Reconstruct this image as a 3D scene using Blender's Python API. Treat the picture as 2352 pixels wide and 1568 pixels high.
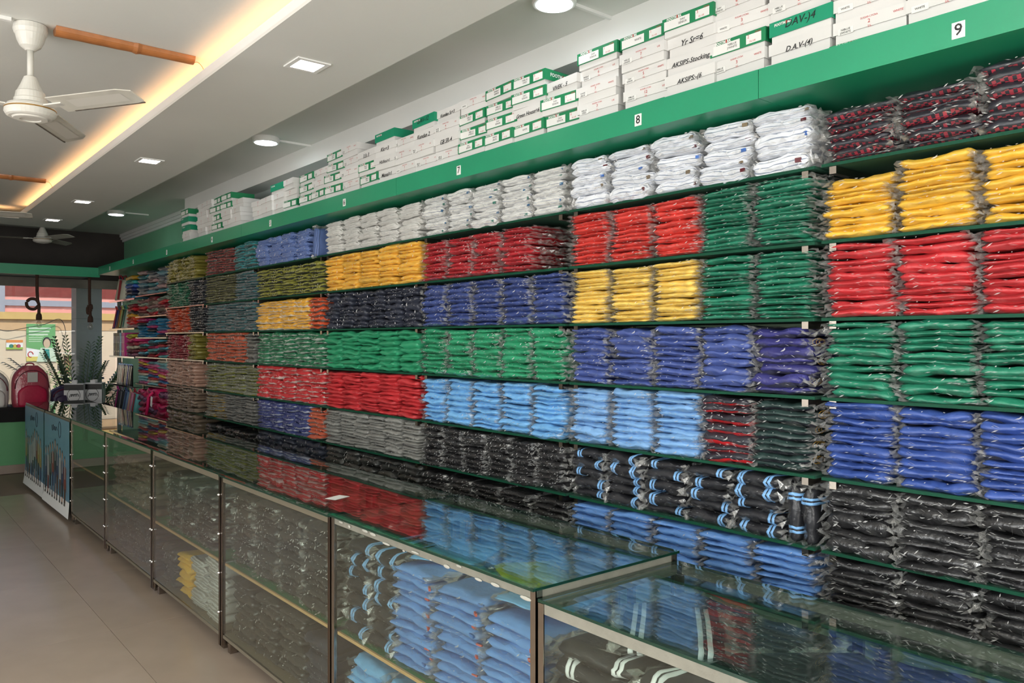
import bpy, math, random
from mathutils import Vector, noise
for o in list(bpy.data.objects): bpy.data.objects.remove(o)
sc = bpy.context.scene
COL = sc.collection
R = math.radians
# ------------------------------------------------------------------ camera, world, sun, daylight, exposure
cam = bpy.data.objects.new('camera', bpy.data.cameras.new('camera')); COL.objects.link(cam)
cam.data.sensor_width = 36; cam.data.lens = 27.995; cam.data.shift_y = -4/2352; cam.data.clip_start = .02
cam.location = (0, 0, 1.594); cam.rotation_euler = (R(90), 0, R(-39.505))
sc.camera = cam
w = bpy.data.worlds.new('world'); sc.world = w; w.use_nodes = True
_nt = w.node_tree; _bg = _nt.nodes['Background']; _sky = _nt.nodes.new('ShaderNodeTexSky')
_sky.sky_type = 'NISHITA'; _sky.sun_disc = False; _sky.sun_elevation = R(52); _sky.sun_rotation = R(190)
_nt.links.new(_sky.outputs[0], _bg.inputs[0]); _bg.inputs[1].default_value = .22
def lamp(name, kind, loc, rot, energy, col=(1,1,1), size=None, angle=None):
    l = bpy.data.lights.new(name, kind); l.energy = energy; l.color = col
    if size: l.shape = 'RECTANGLE'; l.size, l.size_y = size
    if angle: l.angle = angle
    o = bpy.data.objects.new(name, l); COL.objects.link(o); o.location = loc; o.rotation_euler = rot
    return o
lamp('sun', 'SUN', (0, 0, 9), (R(38), R(8), 0), 3.2, (1, .95, .87), angle=R(.6))
# daylight that enters through the glazed shopfront in the left wall; fill light added at an unseen doorway behind the camera
lamp('shopfront_daylight', 'AREA', (-3.22, 1.3, 1.35), (0, R(-98), 0), 262, (1, .985, .96), (2.3, 6.2))
lamp('doorway_fill', 'AREA', (.6, -3.12, 1.3), (R(96), 0, 0), 130, (1, .985, .96), (2.6, 2.3))
_fl = lamp('bounced_flash', 'SPOT', (-.15, -.2, 1.72), (R(163), R(4), 0), 1000, (1, .99, .97))
_fl.data.spot_size = R(108); _fl.data.spot_blend = .8; _fl.data.shadow_soft_size = .14
vs = sc.view_settings; vs.view_transform = 'Standard'; vs.look = 'None'; vs.exposure = 0; vs.gamma = 1; vs.use_curve_mapping = False
sc.cycles.max_bounces = 6; sc.cycles.transparent_max_bounces = 12; sc.cycles.diffuse_bounces = 3
sc.cycles.glossy_bounces = 3; sc.cycles.caustics_reflective = False; sc.cycles.caustics_refractive = False
sc.cycles.sample_clamp_indirect = 6
sc.cycles.use_light_tree = False
# ------------------------------------------------------------------ materials
def lin(c): return tuple(((x/255)/12.92 if x/255 <= .04045 else ((x/255+.055)/1.055)**2.4) for x in c)
MATS = {}
def mat(name, col, rough=.5, metal=0., coat=0., crough=.12, bump=0., bscale=30., var=0., vscale=6., emit=0., spec=.5, rand=0.):
    if name in MATS: return MATS[name]
    m = bpy.data.materials.new(name); m.use_nodes = True; nt = m.node_tree; N = nt.nodes; L = nt.links
    b = N['Principled BSDF']; c = lin(col) + (1,)
    b.inputs['Base Color'].default_value = c; b.inputs['Roughness'].default_value = rough
    b.inputs['Metallic'].default_value = metal; b.inputs['Specular IOR Level'].default_value = spec
    b.inputs['Coat Weight'].default_value = coat; b.inputs['Coat Roughness'].default_value = crough
    tc = N.new('ShaderNodeTexCoord')
    src = None
    if var:
        t = N.new('ShaderNodeTexNoise'); t.inputs['Scale'].default_value = vscale; t.inputs['Detail'].default_value = 4
        L.new(tc.outputs['Object'], t.inputs['Vector'])
        r = N.new('ShaderNodeMapRange'); r.inputs[1].default_value = .25; r.inputs[2].default_value = .75
        r.inputs[3].default_value = 1-var; r.inputs[4].default_value = 1+var
        L.new(t.outputs[0], r.inputs[0]); src = r.outputs[0]
    if rand:
        oi = N.new('ShaderNodeObjectInfo'); r2 = N.new('ShaderNodeMapRange')
        r2.inputs[3].default_value = 1-rand; r2.inputs[4].default_value = 1+rand
        L.new(oi.outputs['Random'], r2.inputs[0])
        if src:
            mm = N.new('ShaderNodeMath'); mm.operation = 'MULTIPLY'; L.new(src, mm.inputs[0]); L.new(r2.outputs[0], mm.inputs[1]); src = mm.outputs[0]
        else: src = r2.outputs[0]
    if src:
        vm = N.new('ShaderNodeVectorMath'); vm.operation = 'SCALE'; vm.inputs[0].default_value = c[:3]
        L.new(src, vm.inputs['Scale']); L.new(vm.outputs[0], b.inputs['Base Color'])
    if bump:
        t = N.new('ShaderNodeTexNoise'); t.inputs['Scale'].default_value = bscale; t.inputs['Detail'].default_value = 5
        L.new(tc.outputs['Object'], t.inputs['Vector'])
        bp = N.new('ShaderNodeBump'); bp.inputs['Strength'].default_value = bump; bp.inputs['Distance'].default_value = .01
        L.new(t.outputs[0], bp.inputs['Height']); L.new(bp.outputs[0], b.inputs['Normal'])
        if coat: L.new(bp.outputs[0], b.inputs['Coat Normal'])
    if emit:
        b.inputs['Emission Color'].default_value = c; b.inputs['Emission Strength'].default_value = emit
    MATS[name] = m; return m
def thin(name, tint, f0, f1, rough, haze=0., hcol=(200,205,205), bump=0., bscale=60.):
    """thin clear sheet: see-through, with a fresnel-like gloss and a little surface haze"""
    if name in MATS: return MATS[name]
    m = bpy.data.materials.new(name); m.use_nodes = True; nt = m.node_tree; N = nt.nodes; L = nt.links; N.clear()
    out = N.new('ShaderNodeOutputMaterial'); tr = N.new('ShaderNodeBsdfTransparent'); tr.inputs[0].default_value = (*tint, 1)
    gl = N.new('ShaderNodeBsdfGlossy'); gl.inputs['Roughness'].default_value = rough
    lw = N.new('ShaderNodeLayerWeight'); lw.inputs[0].default_value = .5
    pw = N.new('ShaderNodeMath'); pw.operation = 'POWER'; pw.inputs[1].default_value = 3.6; L.new(lw.outputs['Facing'], pw.inputs[0])
    mr = N.new('ShaderNodeMapRange'); mr.inputs[3].default_value = f0; mr.inputs[4].default_value = f1; L.new(pw.outputs[0], mr.inputs[0])
    mx = N.new('ShaderNodeMixShader'); L.new(mr.outputs[0], mx.inputs[0]); L.new(tr.outputs[0], mx.inputs[1]); L.new(gl.outputs[0], mx.inputs[2])
    last = mx
    if haze:
        df = N.new('ShaderNodeBsdfDiffuse'); df.inputs[0].default_value = (*lin(hcol), 1)
        m2 = N.new('ShaderNodeMixShader'); m2.inputs[0].default_value = haze; L.new(mx.outputs[0], m2.inputs[1]); L.new(df.outputs[0], m2.inputs[2]); last = m2
    if bump:
        tc = N.new('ShaderNodeTexCoord'); t = N.new('ShaderNodeTexNoise'); t.inputs['Scale'].default_value = bscale; t.inputs['Detail'].default_value = 4
        L.new(tc.outputs['Object'], t.inputs['Vector'])
        bp = N.new('ShaderNodeBump'); bp.inputs['Strength'].default_value = bump; bp.inputs['Distance'].default_value = .012
        L.new(t.outputs[0], bp.inputs['Height']); L.new(bp.outputs[0], gl.inputs['Normal'])
    L.new(last.outputs[0], out.inputs[0]); MATS[name] = m; return m
def plaid(name, a, b, s1=90, s2=90):
    if name in MATS: return MATS[name]
    m = mat(name, a, .6, bump=.3); nt = m.node_tree; N = nt.nodes; L = nt.links
    ch = N.new('ShaderNodeTexChecker'); ch.inputs['Color1'].default_value = (*lin(a), 1); ch.inputs['Color2'].default_value = (*lin(b), 1); ch.inputs['Scale'].default_value = s1
    tc = N.new('ShaderNodeTexCoord'); L.new(tc.outputs['Object'], ch.inputs['Vector']); L.new(ch.outputs[0], N['Principled BSDF'].inputs['Base Color']); return m
WHITE = mat('white_paint', (240,240,237), .55, var=.03, vscale=2, bump=.05, bscale=60)
CEIL = mat('ceiling_paint', (226,227,222), .6, var=.03, vscale=1.5, bump=.06, bscale=40)
GREEN = mat('green_laminate', (34,143,104), .32, var=.04, vscale=3)
GWALL = mat('green_wall_paint', (126,186,150), .5, var=.04)
MINT = mat('mint_wall_paint', (176,206,178), .5, var=.03)
BROWN = mat('brown_wall_panel', (46,38,34), .6, var=.15, vscale=8)
STEEL = mat('stainless_steel', (170,160,150), .22, 1., var=.06, vscale=20)
DSTEEL = mat('dark_steel', (120,106,94), .25, 1., var=.1, vscale=10)
CHROME = mat('chrome', (220,220,220), .1, 1.)
GLASS = thin('counter_glass', (.93,.96,.92), .05, .95, .0, .012, (150,156,140))
TGLASS = thin('counter_top_glass', (.88,.95,.92), .05, 1., .0, .012, (150,185,170))
WGLASS = thin('window_glass', (.96,.975,.97), .03, .9, .0, .02)
PLAS = thin('clear_plastic', (.97,.97,.97), .16, .8, .07, .15, (238,238,235), bump=.6, bscale=45)
FILM = thin('cover_film', (.98,.98,.98), .08, .7, .08, .035, (235,235,232), bump=.6, bscale=30)
GLINT = thin('painted_glint', (.95,.95,.95), .25, .9, .08, .5, (244,244,242))  # whitish colour that paints glints onto the plastic
GEDGE = mat('green_glass_edge', (8,48,36), .15, coat=.4)
RAIL = mat('weathered_aluminium', (132,130,119), .5, .2, var=.12, vscale=18, bump=.15, bscale=60)
SHEDGE = mat('green_shelf_edge', (8,64,45), .6, spec=.2)
SHELF = mat('green_shelf', (44,86,70), .5)
WOOD = mat('pale_wood_edge', (196,160,112), .5, var=.1, vscale=20)
GCLOTH = mat('green_cloth', (36,120,70), .8)
DARK = mat('black_plastic', (22,22,24), .4)
PAPER = mat('white_paper', (236,236,232), .7)
INK = mat('black_ink', (28,28,30), .6)
RED = mat('red_ink', (200,50,52), .6)
# ------------------------------------------------------------------ mesh helpers
def mesh(name, V, F, mats, mi=None, smooth=False):
    me = bpy.data.meshes.new(name); me.from_pydata(V, [], F)
    for m in (mats if isinstance(mats, (list, tuple)) else [mats]): me.materials.append(m)
    if mi: me.polygons.foreach_set('material_index', mi)
    if smooth: me.polygons.foreach_set('use_smooth', [True]*len(me.polygons))
    me.update(); return me
def new(name, me, parent=None, loc=(0,0,0), rot=(0,0,0), scl=(1,1,1)):
    o = bpy.data.objects.new(name, me); COL.objects.link(o); o.location = loc; o.rotation_euler = rot; o.scale = scl
    if parent: o.parent = parent
    return o
def tag(o, label, cat, group=None):
    o['label'] = label; o['category'] = cat
    if group: o['group'] = group
    return o
def struct(o, label=None):
    o['kind'] = 'structure'
    if label: o['label'] = label
    return o
def empty(name, loc=(0,0,0), rot=(0,0,0)): return new(name, None, None, loc, rot)
BF = [(0,3,2,1),(4,5,6,7),(0,1,5,4),(1,2,6,5),(2,3,7,6),(3,0,4,7)]
class MB:
    def __init__(s): s.V = []; s.F = []; s.M = []
    def box(s, x0, x1, y0, y1, z0, z1, m=0, mtop=None):
        n = len(s.V); s.V += [(x0,y0,z0),(x1,y0,z0),(x1,y1,z0),(x0,y1,z0),(x0,y0,z1),(x1,y0,z1),(x1,y1,z1),(x0,y1,z1)]
        s.F += [tuple(n+i for i in f) for f in BF]; s.M += [m, m if mtop is None else mtop] + [m]*4
        if mtop is not None: s.M[-6] = mtop
        return s
    def rings(s, rings, m=0, cap=True):
        n = len(s.V); k = len(rings[0])
        for r in rings: s.V += [tuple(p) for p in r]
        for i in range(len(rings)-1):
            for j in range(k):
                a = n+i*k+j; b = n+i*k+(j+1) % k; s.F.append((a, b, b+k, a+k)); s.M.append(m)
        if cap:
            s.F.append(tuple(n+j for j in reversed(range(k)))); s.M.append(m)
            e = n+(len(rings)-1)*k; s.F.append(tuple(e+j for j in range(k))); s.M.append(m)
        return s
    def lathe(s, prof, c=(0,0,0), n=20, m=0):
        return s.rings([[(c[0]+r*math.cos(2*math.pi*j/n), c[1]+r*math.sin(2*math.pi*j/n), c[2]+z) for j in range(n)] for r, z in prof], m)
    def tube(s, pts, r, n=8, m=0):
        P = [Vector(p) for p in pts]; rr = r if isinstance(r, (list, tuple)) else [r]*len(P); out = []
        for i, p in enumerate(P):
            d = (P[min(i+1, len(P)-1)]-P[max(i-1, 0)]).normalized()
            a = d.cross(Vector((0,0,1)) if abs(d.z) < .9 else Vector((1,0,0))).normalized(); b = d.cross(a)
            out.append([p+(a*math.cos(2*math.pi*j/n)+b*math.sin(2*math.pi*j/n))*rr[i] for j in range(n)])
        return s.rings(out, m)
    def poly(s, pts, m=0):
        n = len(s.V); s.V += [tuple(p) for p in pts]; s.F.append(tuple(range(n, n+len(pts)))); s.M.append(m); return s
    def me(s, name, mats, smooth=False): return mesh(name, s.V, s.F, mats, s.M, smooth)
    def obj(s, name, mats, parent=None, loc=(0,0,0), rot=(0,0,0), smooth=False): return new(name, s.me(name, mats, smooth), parent, loc, rot)
def boxo(name, x0, x1, y0, y1, z0, z1, m, parent=None, loc=(0,0,0), rot=(0,0,0)): return MB().box(x0,x1,y0,y1,z0,z1).obj(name, m, parent, loc, rot)
def smooth_path(pts, k=6):
    P = [Vector(p) for p in pts]; out = []
    for i in range(len(P)-1):
        p0, p1, p2, p3 = P[max(i-1,0)], P[i], P[i+1], P[min(i+2,len(P)-1)]
        for j in range(k):
            t = j/k; out.append(.5*((2*p1)+(p2-p0)*t+(2*p0-5*p1+4*p2-p3)*t*t+(3*p1-p0-3*p2+p3)*t**3))
    return out+[P[-1]]
TXT = {}
def text_mesh(s, size=.03, shear=0., off=0., m=None):
    key = (s, size, shear, off, m.name if m else '')
    if key in TXT: return TXT[key]
    c = bpy.data.curves.new('t', 'FONT'); c.body = s; c.size = size; c.shear = shear; c.offset = off; c.resolution_u = 2; c.align_x = 'CENTER'; c.align_y = 'CENTER'
    o = bpy.data.objects.new('t', c); COL.objects.link(o); dg = bpy.context.evaluated_depsgraph_get()
    me = bpy.data.meshes.new_from_object(o.evaluated_get(dg)); bpy.data.objects.remove(o); me.materials.clear(); me.materials.append(m or INK)
    TXT[key] = me; return me
ORD = ['first','second','third','fourth','fifth','sixth','seventh','eighth','ninth','tenth','eleventh','twelfth','thirteenth','fourteenth','fifteenth','sixteenth','seventeenth','eighteenth','nineteenth','twentieth']
ORD += ['twenty-'+w for w in ORD[:9]] + ['thirtieth'] + ['thirty-'+w for w in ORD[:9]]
NUM = ['zero','one','two','three','four','five','six','seven','eight','nine']
# ================================================================== ROOM
XF, XS, XW = 2.378, 2.495, 2.88
fl = struct(boxo('floor', -3.2, 3.1, -3.1, 12.3, -.1, -.006, mat('floor_grout', (140,125,112), .7)))
TILE = mat('floor_tile', (176,159,142), .22, var=.07, vscale=3.5, bump=.02, bscale=8, rand=.03)
tme = MB().box(-.299,.299,-.599,.599,-.006,0).me('tile', TILE)
for i in range(-7, 4):
    for j in range(-3, 10):
        x = 1.08-.3+.6*i+.6; y = 8.36+.6-1.2*9+1.2*j
        if -3.2 < x < 3.0 and -3 < y < 12: new('tile', tme, fl, (x, y, 0))
# ceiling
ce = struct(boxo('ceiling', -3.3, 3.1, -3.2, 12.4, 3.09, 3.2, CEIL))
boxo('tray_ceiling', -2.04, 1.95, -2.1, 10.58, 3.014, 3.088, CEIL, ce)
b = MB()
for x0, x1 in ((1.355, 1.967), (-2.06, -1.45)): b.box(x0, x1, -2.12, 10.6, 2.9, 2.915)
b.box(-1.45, 1.355, 9.99, 10.6, 2.9, 2.915); b.box(-1.45, 1.355, -2.12, -1.5, 2.9, 2.915)
b.obj('dropped_band', CEIL, ce)
b = MB(); b.box(1.355, 1.367, -1.5, 9.99, 2.9151, 2.957); b.box(-1.462, -1.45, -1.5, 9.99, 2.9151, 2.957)
b.box(-1.45, 1.355, 9.99, 10.002, 2.9151, 2.957); b.box(-1.45, 1.355, -1.512, -1.5, 2.9151, 2.957); b.obj('cove_lip', WHITE, ce)
b = MB(); b.box(1.953, 1.967, -2.12, 10.6, 2.9151, 3.09); b.box(-2.06, -2.046, -2.12, 10.6, 2.9151, 3.09); b.box(-2.046, 1.953, 10.586, 10.6, 2.9151, 3.09)
b.obj('band_riser', CEIL, ce)
LED = mat('warm_led', (255,190,128), emit=28.)
ls = boxo('led_strip', -.004, .004, -5.6, 5.5, 0, .006, LED, None, (1.40, 4.3, 2.9402)); tag(ls, 'warm LED strip hidden behind the long cove lip', 'light strip')
boxo('mount', -.012, .012, -5.6, 5.5, -.025, 0, WHITE, ls)
ls = boxo('led_strip', -1.3, 1.3, -.004, .004, 0, .006, LED, None, (0, 10.04, 2.9402)); tag(ls, 'warm LED strip in the cove at the window end', 'light strip')
boxo('mount', -1.3, 1.3, -.012, .012, -.025, 0, WHITE, ls)
# right wall, beam, crown
wr = struct(boxo('wall_right', 2.88, 3.1, -3.1, 8.74, 0, 3.09, MINT))
boxo('beam', 2.70, 2.88, -3.1, 8.74, 2.946, 3.09, WHITE, wr)
boxo('upper_wall', 2.872, 2.88, -3.1, 8.74, 2.47, 2.946, mat('blue_grey_wall', (190,200,198), .6), wr)
boxo('recess_wall', 2.96, 3.1, 8.74, 12.4, 0, 3.09, GWALL, wr)
tr = struct(MB().box(2.90,2.96,8.74,12.3,3.05,3.09).box(2.915,2.96,8.74,12.3,3.015,3.05).box(2.935,2.96,8.74,12.3,2.985,3.015).obj('trim_crown', WHITE))
# fascia
tf = struct(empty('trim_fascia'), 'green laminate fascia and soffit above the shelves')
js = [-3.0, -.8, 1.562, 3.922, 6.283, 8.66, 11.15]
for a, c in zip(js[:-1], js[1:]):
    boxo('panel', XF, XF+.018, a+.0012, c-.0012, 2.417, 2.517, GREEN, tf)
    boxo('soffit_panel', XF+.018, 2.88, a+.0012, c-.0012, 2.417, 2.431, GREEN, tf)
    boxo('loft_board', XF+.018, 2.88, a+.0012, c-.0012, 2.431, 2.468, GREEN, tf)
for dgt, y in ((9,.923),(8,2.103),(7,3.311),(6,4.545),(5,5.706),(4,6.96),(3,8.258),(2,9.491),(1,10.55)):
    p = tag(boxo('number_plate', -.0175, .0175, -.0006, .0006, -.023, .023, PAPER, None, (XF-.0008, y, 2.459), (0,0,R(-90))), 'small white card reading %s on the green fascia' % NUM[dgt], 'sign', 'bay number cards')
    new('numeral', text_mesh(str(dgt), .046, off=.0006), p, (0, -.0009, 0), (R(90),0,0))
# left wall with glazed shopfront, rear wall with doorway
b = MB(); b.box(-3.3,-3.2,-3.1,-1.8,0,3.09); b.box(-3.3,-3.2,4.4,12.3,0,3.09); b.box(-3.3,-3.2,-1.8,4.4,2.5,3.09); b.box(-3.3,-3.2,-1.8,4.4,0,.2)
wl = struct(b.obj('wall_left', WHITE))
b = MB(); b.box(-3.3,-.7,-3.2,-3.1,0,3.09); b.box(1.9,3.1,-3.2,-3.1,0,3.09); b.box(-.7,1.9,-3.2,-3.1,2.45,3.09)
struct(b.obj('wall_rear', WHITE))
# far end: bulkhead, valance, parapet, window
wf = struct(boxo('wall_far', -3.2, 3.1, 12.3, 12.4, 2.417, 3.09, BROWN))
boxo('valance', -3.2, XF+.016, 11.13, 11.15, 2.385, 2.505, GREEN, wf)
boxo('ledge', -3.2, XF, 11.15, 12.3, 2.417, 2.44, mat('dark_soffit', (70,76,76), .6), wf)
boxo('parapet', -3.2, 2.2, 11.14, 11.26, .1, .62, mat('parapet_green', (84,148,98), .5, var=.05), wf)
struct(boxo('baseboard_far', -3.2, 2.2, 11.125, 11.26, 0, .1, mat('skirting', (140,124,112), .4)))
boxo('display_ledge', -3.2, 2.9, 11.26, 12.1, .62, .66, DARK, wf)
wn = struct(empty('window_1'))
FR = mat('aluminium_frame', (142,146,144), .4, .6)
for a, c in ((-3.2, -.9), (-.9, .9), (.9, 2.85)):
    boxo('pane', a+.03, c-.03, 12.195, 12.2, .1, 2.3, WGLASS, wn)
    boxo('frame', a-.02, a+.03, 12.18, 12.22, .05, 2.3, FR, wn)
boxo('frame', -3.2, 2.96, 12.17, 12.23, 2.3, 2.417, mat('dirty_lintel', (120,116,108), .8, var=.3, vscale=4), wn)
boxo('frame', -3.2, 2.96, 12.18, 12.22, .0, .08, FR, wn)
boxo('frame', 2.85, 2.9, 12.18, 12.22, .05, 2.3, FR, wn)
# black cloth draped over the ledge
b = MB(); rg = []
for i in range(25):
    x = -1.2+i*.155; wv = .012*math.sin(i*2.1)
    rg.append([(x,11.24,.60+.02*math.sin(i*1.3)),(x,11.105+wv,.615),(x,11.115,.76+.015*math.sin(i)),(x,11.2,.775),(x,11.9,.775),(x,11.9,.665)])
b.rings(rg); o = b.obj('black_cloth', mat('black_cloth', (14,14,15), .95)); tag(o, 'black cloth draped over the window ledge', 'cloth')

# ================================================================== GARMENT MESHES
SL = [0,.012,.045,.11,.2,.31,.42,.53,.64,.75,.85,.93,.97,.99,1]
def nz(x, y, z): return noise.noise(Vector((x, y, z)))
def loft(name, wd, d, t, seed, mats, ridges=0, two=False, bag=False, s0=0., s1=1., grow=0., amp=1., glints=0):
    sl = [s for s in SL if s0 <= s <= s1] if s1-s0 > .5 else [s0+(s1-s0)*k/3 for k in range(4)]
    o = seed*13.7; fr_ = .034 if t > .04 else .022; m = 19 if ridges else 7; rg = []
    prof = [(d/2,.40,0),(d/6,.5,0),(-d/6,.5,0),(-d/2+.035,.5,0)]
    for k in range(m):
        a = math.pi/2-math.pi*(k+.5)/m
        prof.append((-d/2+fr_-fr_*math.cos(a), .5*math.sin(a), k-m//2 or .5))
    prof += [(-d/2+.035,-.5,0),(-d/6,-.5,0),(d/6,-.5,0),(d/2,-.40,0)]
    for s in sl:
        x = (s-.5)*wd; e = max(.10 if bag else .34, (1-abs(2*s-1)**(3.2 if bag else 14))**.5)
        zo = t*.30*amp*nz(x*9, o, 1.3); th = e*(1+.32*amp*nz(x*8, o+5, 2.1)); yo = .011*amp*nz(x*7, o, 7.7)
        ring = []
        for k, (y, z, f) in enumerate(prof):
            yy = y+yo+.012*(1-e)
            if ridges and f: yy -= .0095*(abs(math.sin(ridges*math.pi*(k-4)/m))-.5)
            elif f and t < .04: yy -= .004*math.cos(3*z*math.pi)*amp
            zz = z*t*th+zo+t*.20*amp*nz(x*26, y*11+o, z*3); yy += .006*amp*nz(x*31, z*5+o, 4.4) if f else 0
            if bag:
                yy += .010*nz(x*26, z*4+o, 3.3)-.006; zz += (.35*t+.002)*nz(x*30, y*18, o+2)*(1.4-e)
                if f: yy -= .008*(1-abs(z)*2)
            if grow:
                zz += math.copysign(grow, z); yy -= grow if f else 0
            ring.append((x+(.008*nz(y*12, z*3, o) if bag or amp else 0), yy, zz))
        rg.append(ring)
    n = len(prof); b = MB(); b.rings(rg)
    if two:
        M = []
        for i in range(len(rg)-1):
            for j in range(n): M.append((1 if 4 <= j < 4+m and (j-4) % 4 == 0 else 0) if ridges else (1 if (4+m*.45 <= j < 4+m*1.0+1) else 0))  # ridged shirts: second colour paints the shade in the fold lines
        b.M = M+[0, 0]
    if glints:
        glint_slivers(b, random.Random(seed), t, glints, len(mats) if isinstance(mats, list) else 1, -d/2-.003); mats = (list(mats) if isinstance(mats, list) else [mats])+[GLINT]
    return b.me(name, mats, True)
T0 = .024
FARK = ('plain_white_shirt','golden_polo_shirt','navy_trousers','grey_trousers','periwinkle_shirt')
# kind: (colour words + noun, category, colour A, colour B, style)
K = {
 'yellow_polo_shirt': ('yellow polo shirt','shirt',(234,186,62),None,'p'), 'pale_yellow_polo_shirt': ('pale-yellow polo shirt','shirt',(240,206,104),None,'p'),
 'red_polo_shirt': ('red polo shirt','shirt',(188,46,52),None,'p'), 'bright_red_polo_shirt': ('scarlet polo shirt','shirt',(208,60,52),None,'p'), 'dark_red_polo_shirt': ('dark-red polo shirt','shirt',(172,34,44),None,'p'),
 'green_polo_shirt': ('green polo shirt','shirt',(28,122,94),None,'p'), 'leaf_green_polo_shirt': ('leaf-green polo shirt','shirt',(40,144,102),None,'p'),
 'blue_polo_shirt': ('royal-blue polo shirt','shirt',(52,80,152),None,'p'), 'slate_blue_polo_shirt': ('slate-blue polo shirt','shirt',(68,86,150),None,'p'), 'deep_blue_polo_shirt': ('deep-blue polo shirt','shirt',(54,72,132),None,'p'),
 'sky_blue_polo_shirt': ('sky-blue polo shirt','shirt',(112,172,222),None,'p'), 'light_blue_shirt': ('light-blue shirt','shirt',(96,142,205),None,'p'), 'powder_blue_polo_shirt': ('powder-blue polo shirt','shirt',(122,168,216),None,'p'),
 'white_striped_shirt': ('white striped shirt','shirt',(222,226,232),(136,146,166),'w'), 'white_shirt': ('white shirt','shirt',(218,219,215),(146,150,164),'w'), 'plain_white_shirt': ('plain white shirt','shirt',(206,206,202),(160,158,152),'w'),
 'checked_jacket': ('navy jacket with red-checked edging','jacket',(30,32,42),(170,50,66),'c'), 'emblem_jacket': ('dark-green jacket with gold emblem','jacket',(26,50,48),(30,30,42),'e'), 'emblem_blazer': ('royal-blue jacket with gold emblem','jacket',(46,46,112),(38,40,66),'e'),
 'red_navy_jacket': ('navy jacket with red panels','jacket',(32,32,42),(206,32,40),'t'), 'striped_tracksuit': ('black tracksuit with light-blue stripes','tracksuit',(24,25,31),(126,178,228),'s'), 'white_striped_tracksuit': ('black tracksuit with white stripes','tracksuit',(26,27,32),(228,232,236),'s'),
 'black_trousers': ('black trousers','trousers',(24,24,27),None,'b'), 'charcoal_trousers': ('charcoal trousers','trousers',(44,45,44),None,'b'), 'navy_trousers': ('dark-navy trousers','trousers',(40,45,60),None,'p'), 'grey_trousers': ('grey trousers','trousers',(132,132,127),None,'p'),
 'periwinkle_shirt': ('periwinkle-blue shirt','shirt',(98,122,178),(84,104,152),'w'), 'golden_polo_shirt': ('golden-yellow polo shirt','shirt',(228,176,70),None,'p'),
 'olive_shirt': ('olive and charcoal shirt','shirt',(134,134,52),(58,62,60),'t'), 'yellow_white_shirt': ('yellow and white shirt','shirt',(226,172,62),(222,216,204),'t'), 'orange_shirt': ('orange shirt','shirt',(206,82,42),(96,90,86),'t'),
 'green_white_shirt': ('green and white shirt','shirt',(22,108,72),(206,212,204),'t'), 'red_white_shirt': ('red and white shirt','shirt',(186,40,46),(222,208,200),'t'), 'blue_white_shirt': ('navy and white shirt','shirt',(48,58,112),(196,200,212),'t'),
 'maroon_shirt': ('maroon and grey shirt','shirt',(128,48,46),(92,92,88),'t'), 'teal_shirt': ('teal and grey shirt','shirt',(42,128,134),(104,112,112),'t'), 'olive_grey_shirt': ('olive-grey shirt','shirt',(104,104,66),(88,88,78),'t'),
 'grey_teal_shirt': ('grey shirt with teal trim','shirt',(98,106,108),(72,120,124),'t'), 'orange_grey_shirt': ('grey and orange shirt','shirt',(184,86,58),(130,128,122),'t'), 'lime_grey_shirt': ('grey and lime shirt','shirt',(118,120,104),(142,144,62),'t'),
 'yellow_grey_shirt': ('grey and yellow shirt','shirt',(112,112,104),(196,156,62),'t'), 'grey_shirt': ('grey shirt','shirt',(108,108,104),(88,88,86),'t'), 'olive_cardigan': ('olive cardigan','cardigan',(126,118,46),None,'b'),
 'forest_cardigan': ('forest-green cardigan','cardigan',(26,98,70),None,'b'), 'charcoal_cardigan': ('charcoal cardigan','cardigan',(48,50,56),None,'b'), 'orange_cardigan': ('orange cardigan','cardigan',(190,76,44),None,'b'),
 'maroon_cardigan': ('maroon cardigan','cardigan',(136,36,50),None,'b'), 'beige_cardigan': ('pinkish-beige cardigan','cardigan',(168,132,114),None,'b'), 'brown_cardigan': ('brown cardigan','cardigan',(120,102,86),None,'b'),
}
GM = {}; BG = {}
def garment_meshes(kind):
    if kind in GM: return GM[kind]
    d_, c_, A, B, st = K[kind]
    shiny = st == 'b'
    ma = mat(kind+'_cloth', A, .62, coat=.42 if not shiny else .9, crough=.07 if not shiny else .08, bump=.42 if not shiny else .75, bscale=30, var=.10, vscale=14, rand=.09)
    mats = [ma]
    if B: mats.append(plaid(kind+'_check', A, B) if st == 'c' else mat(kind+'_panel', B, .62, coat=.4, crough=.07, bump=.42, bscale=30, var=.08, vscale=14))
    L = []
    for v in range(6):
        sd = v+len(GM)*7.3
        if st == 's':
            g = [loft(kind, .225, .30, .05, sd, ma, amp=.8)]
            g += [[loft('stripe', .225, .30, .05, sd, mats[1], amp=.8, s0=a, s1=a+.045, grow=.0022) for a in ((.16,.24),(.74,.82),(.12,.2,.72,.8))[v % 3]]]
        else:
            g = [loft(kind, .225, .30, T0, sd, mats, ridges=5 if st == 'w' else 0, two=B is not None, amp=1. if st != 'w' else .6, glints=(16 if 'cardigan' in kind else 10) if st in 'tb' or kind in FARK else 0), []]
        L.append(g)
    GM[kind] = L; return L
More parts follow.
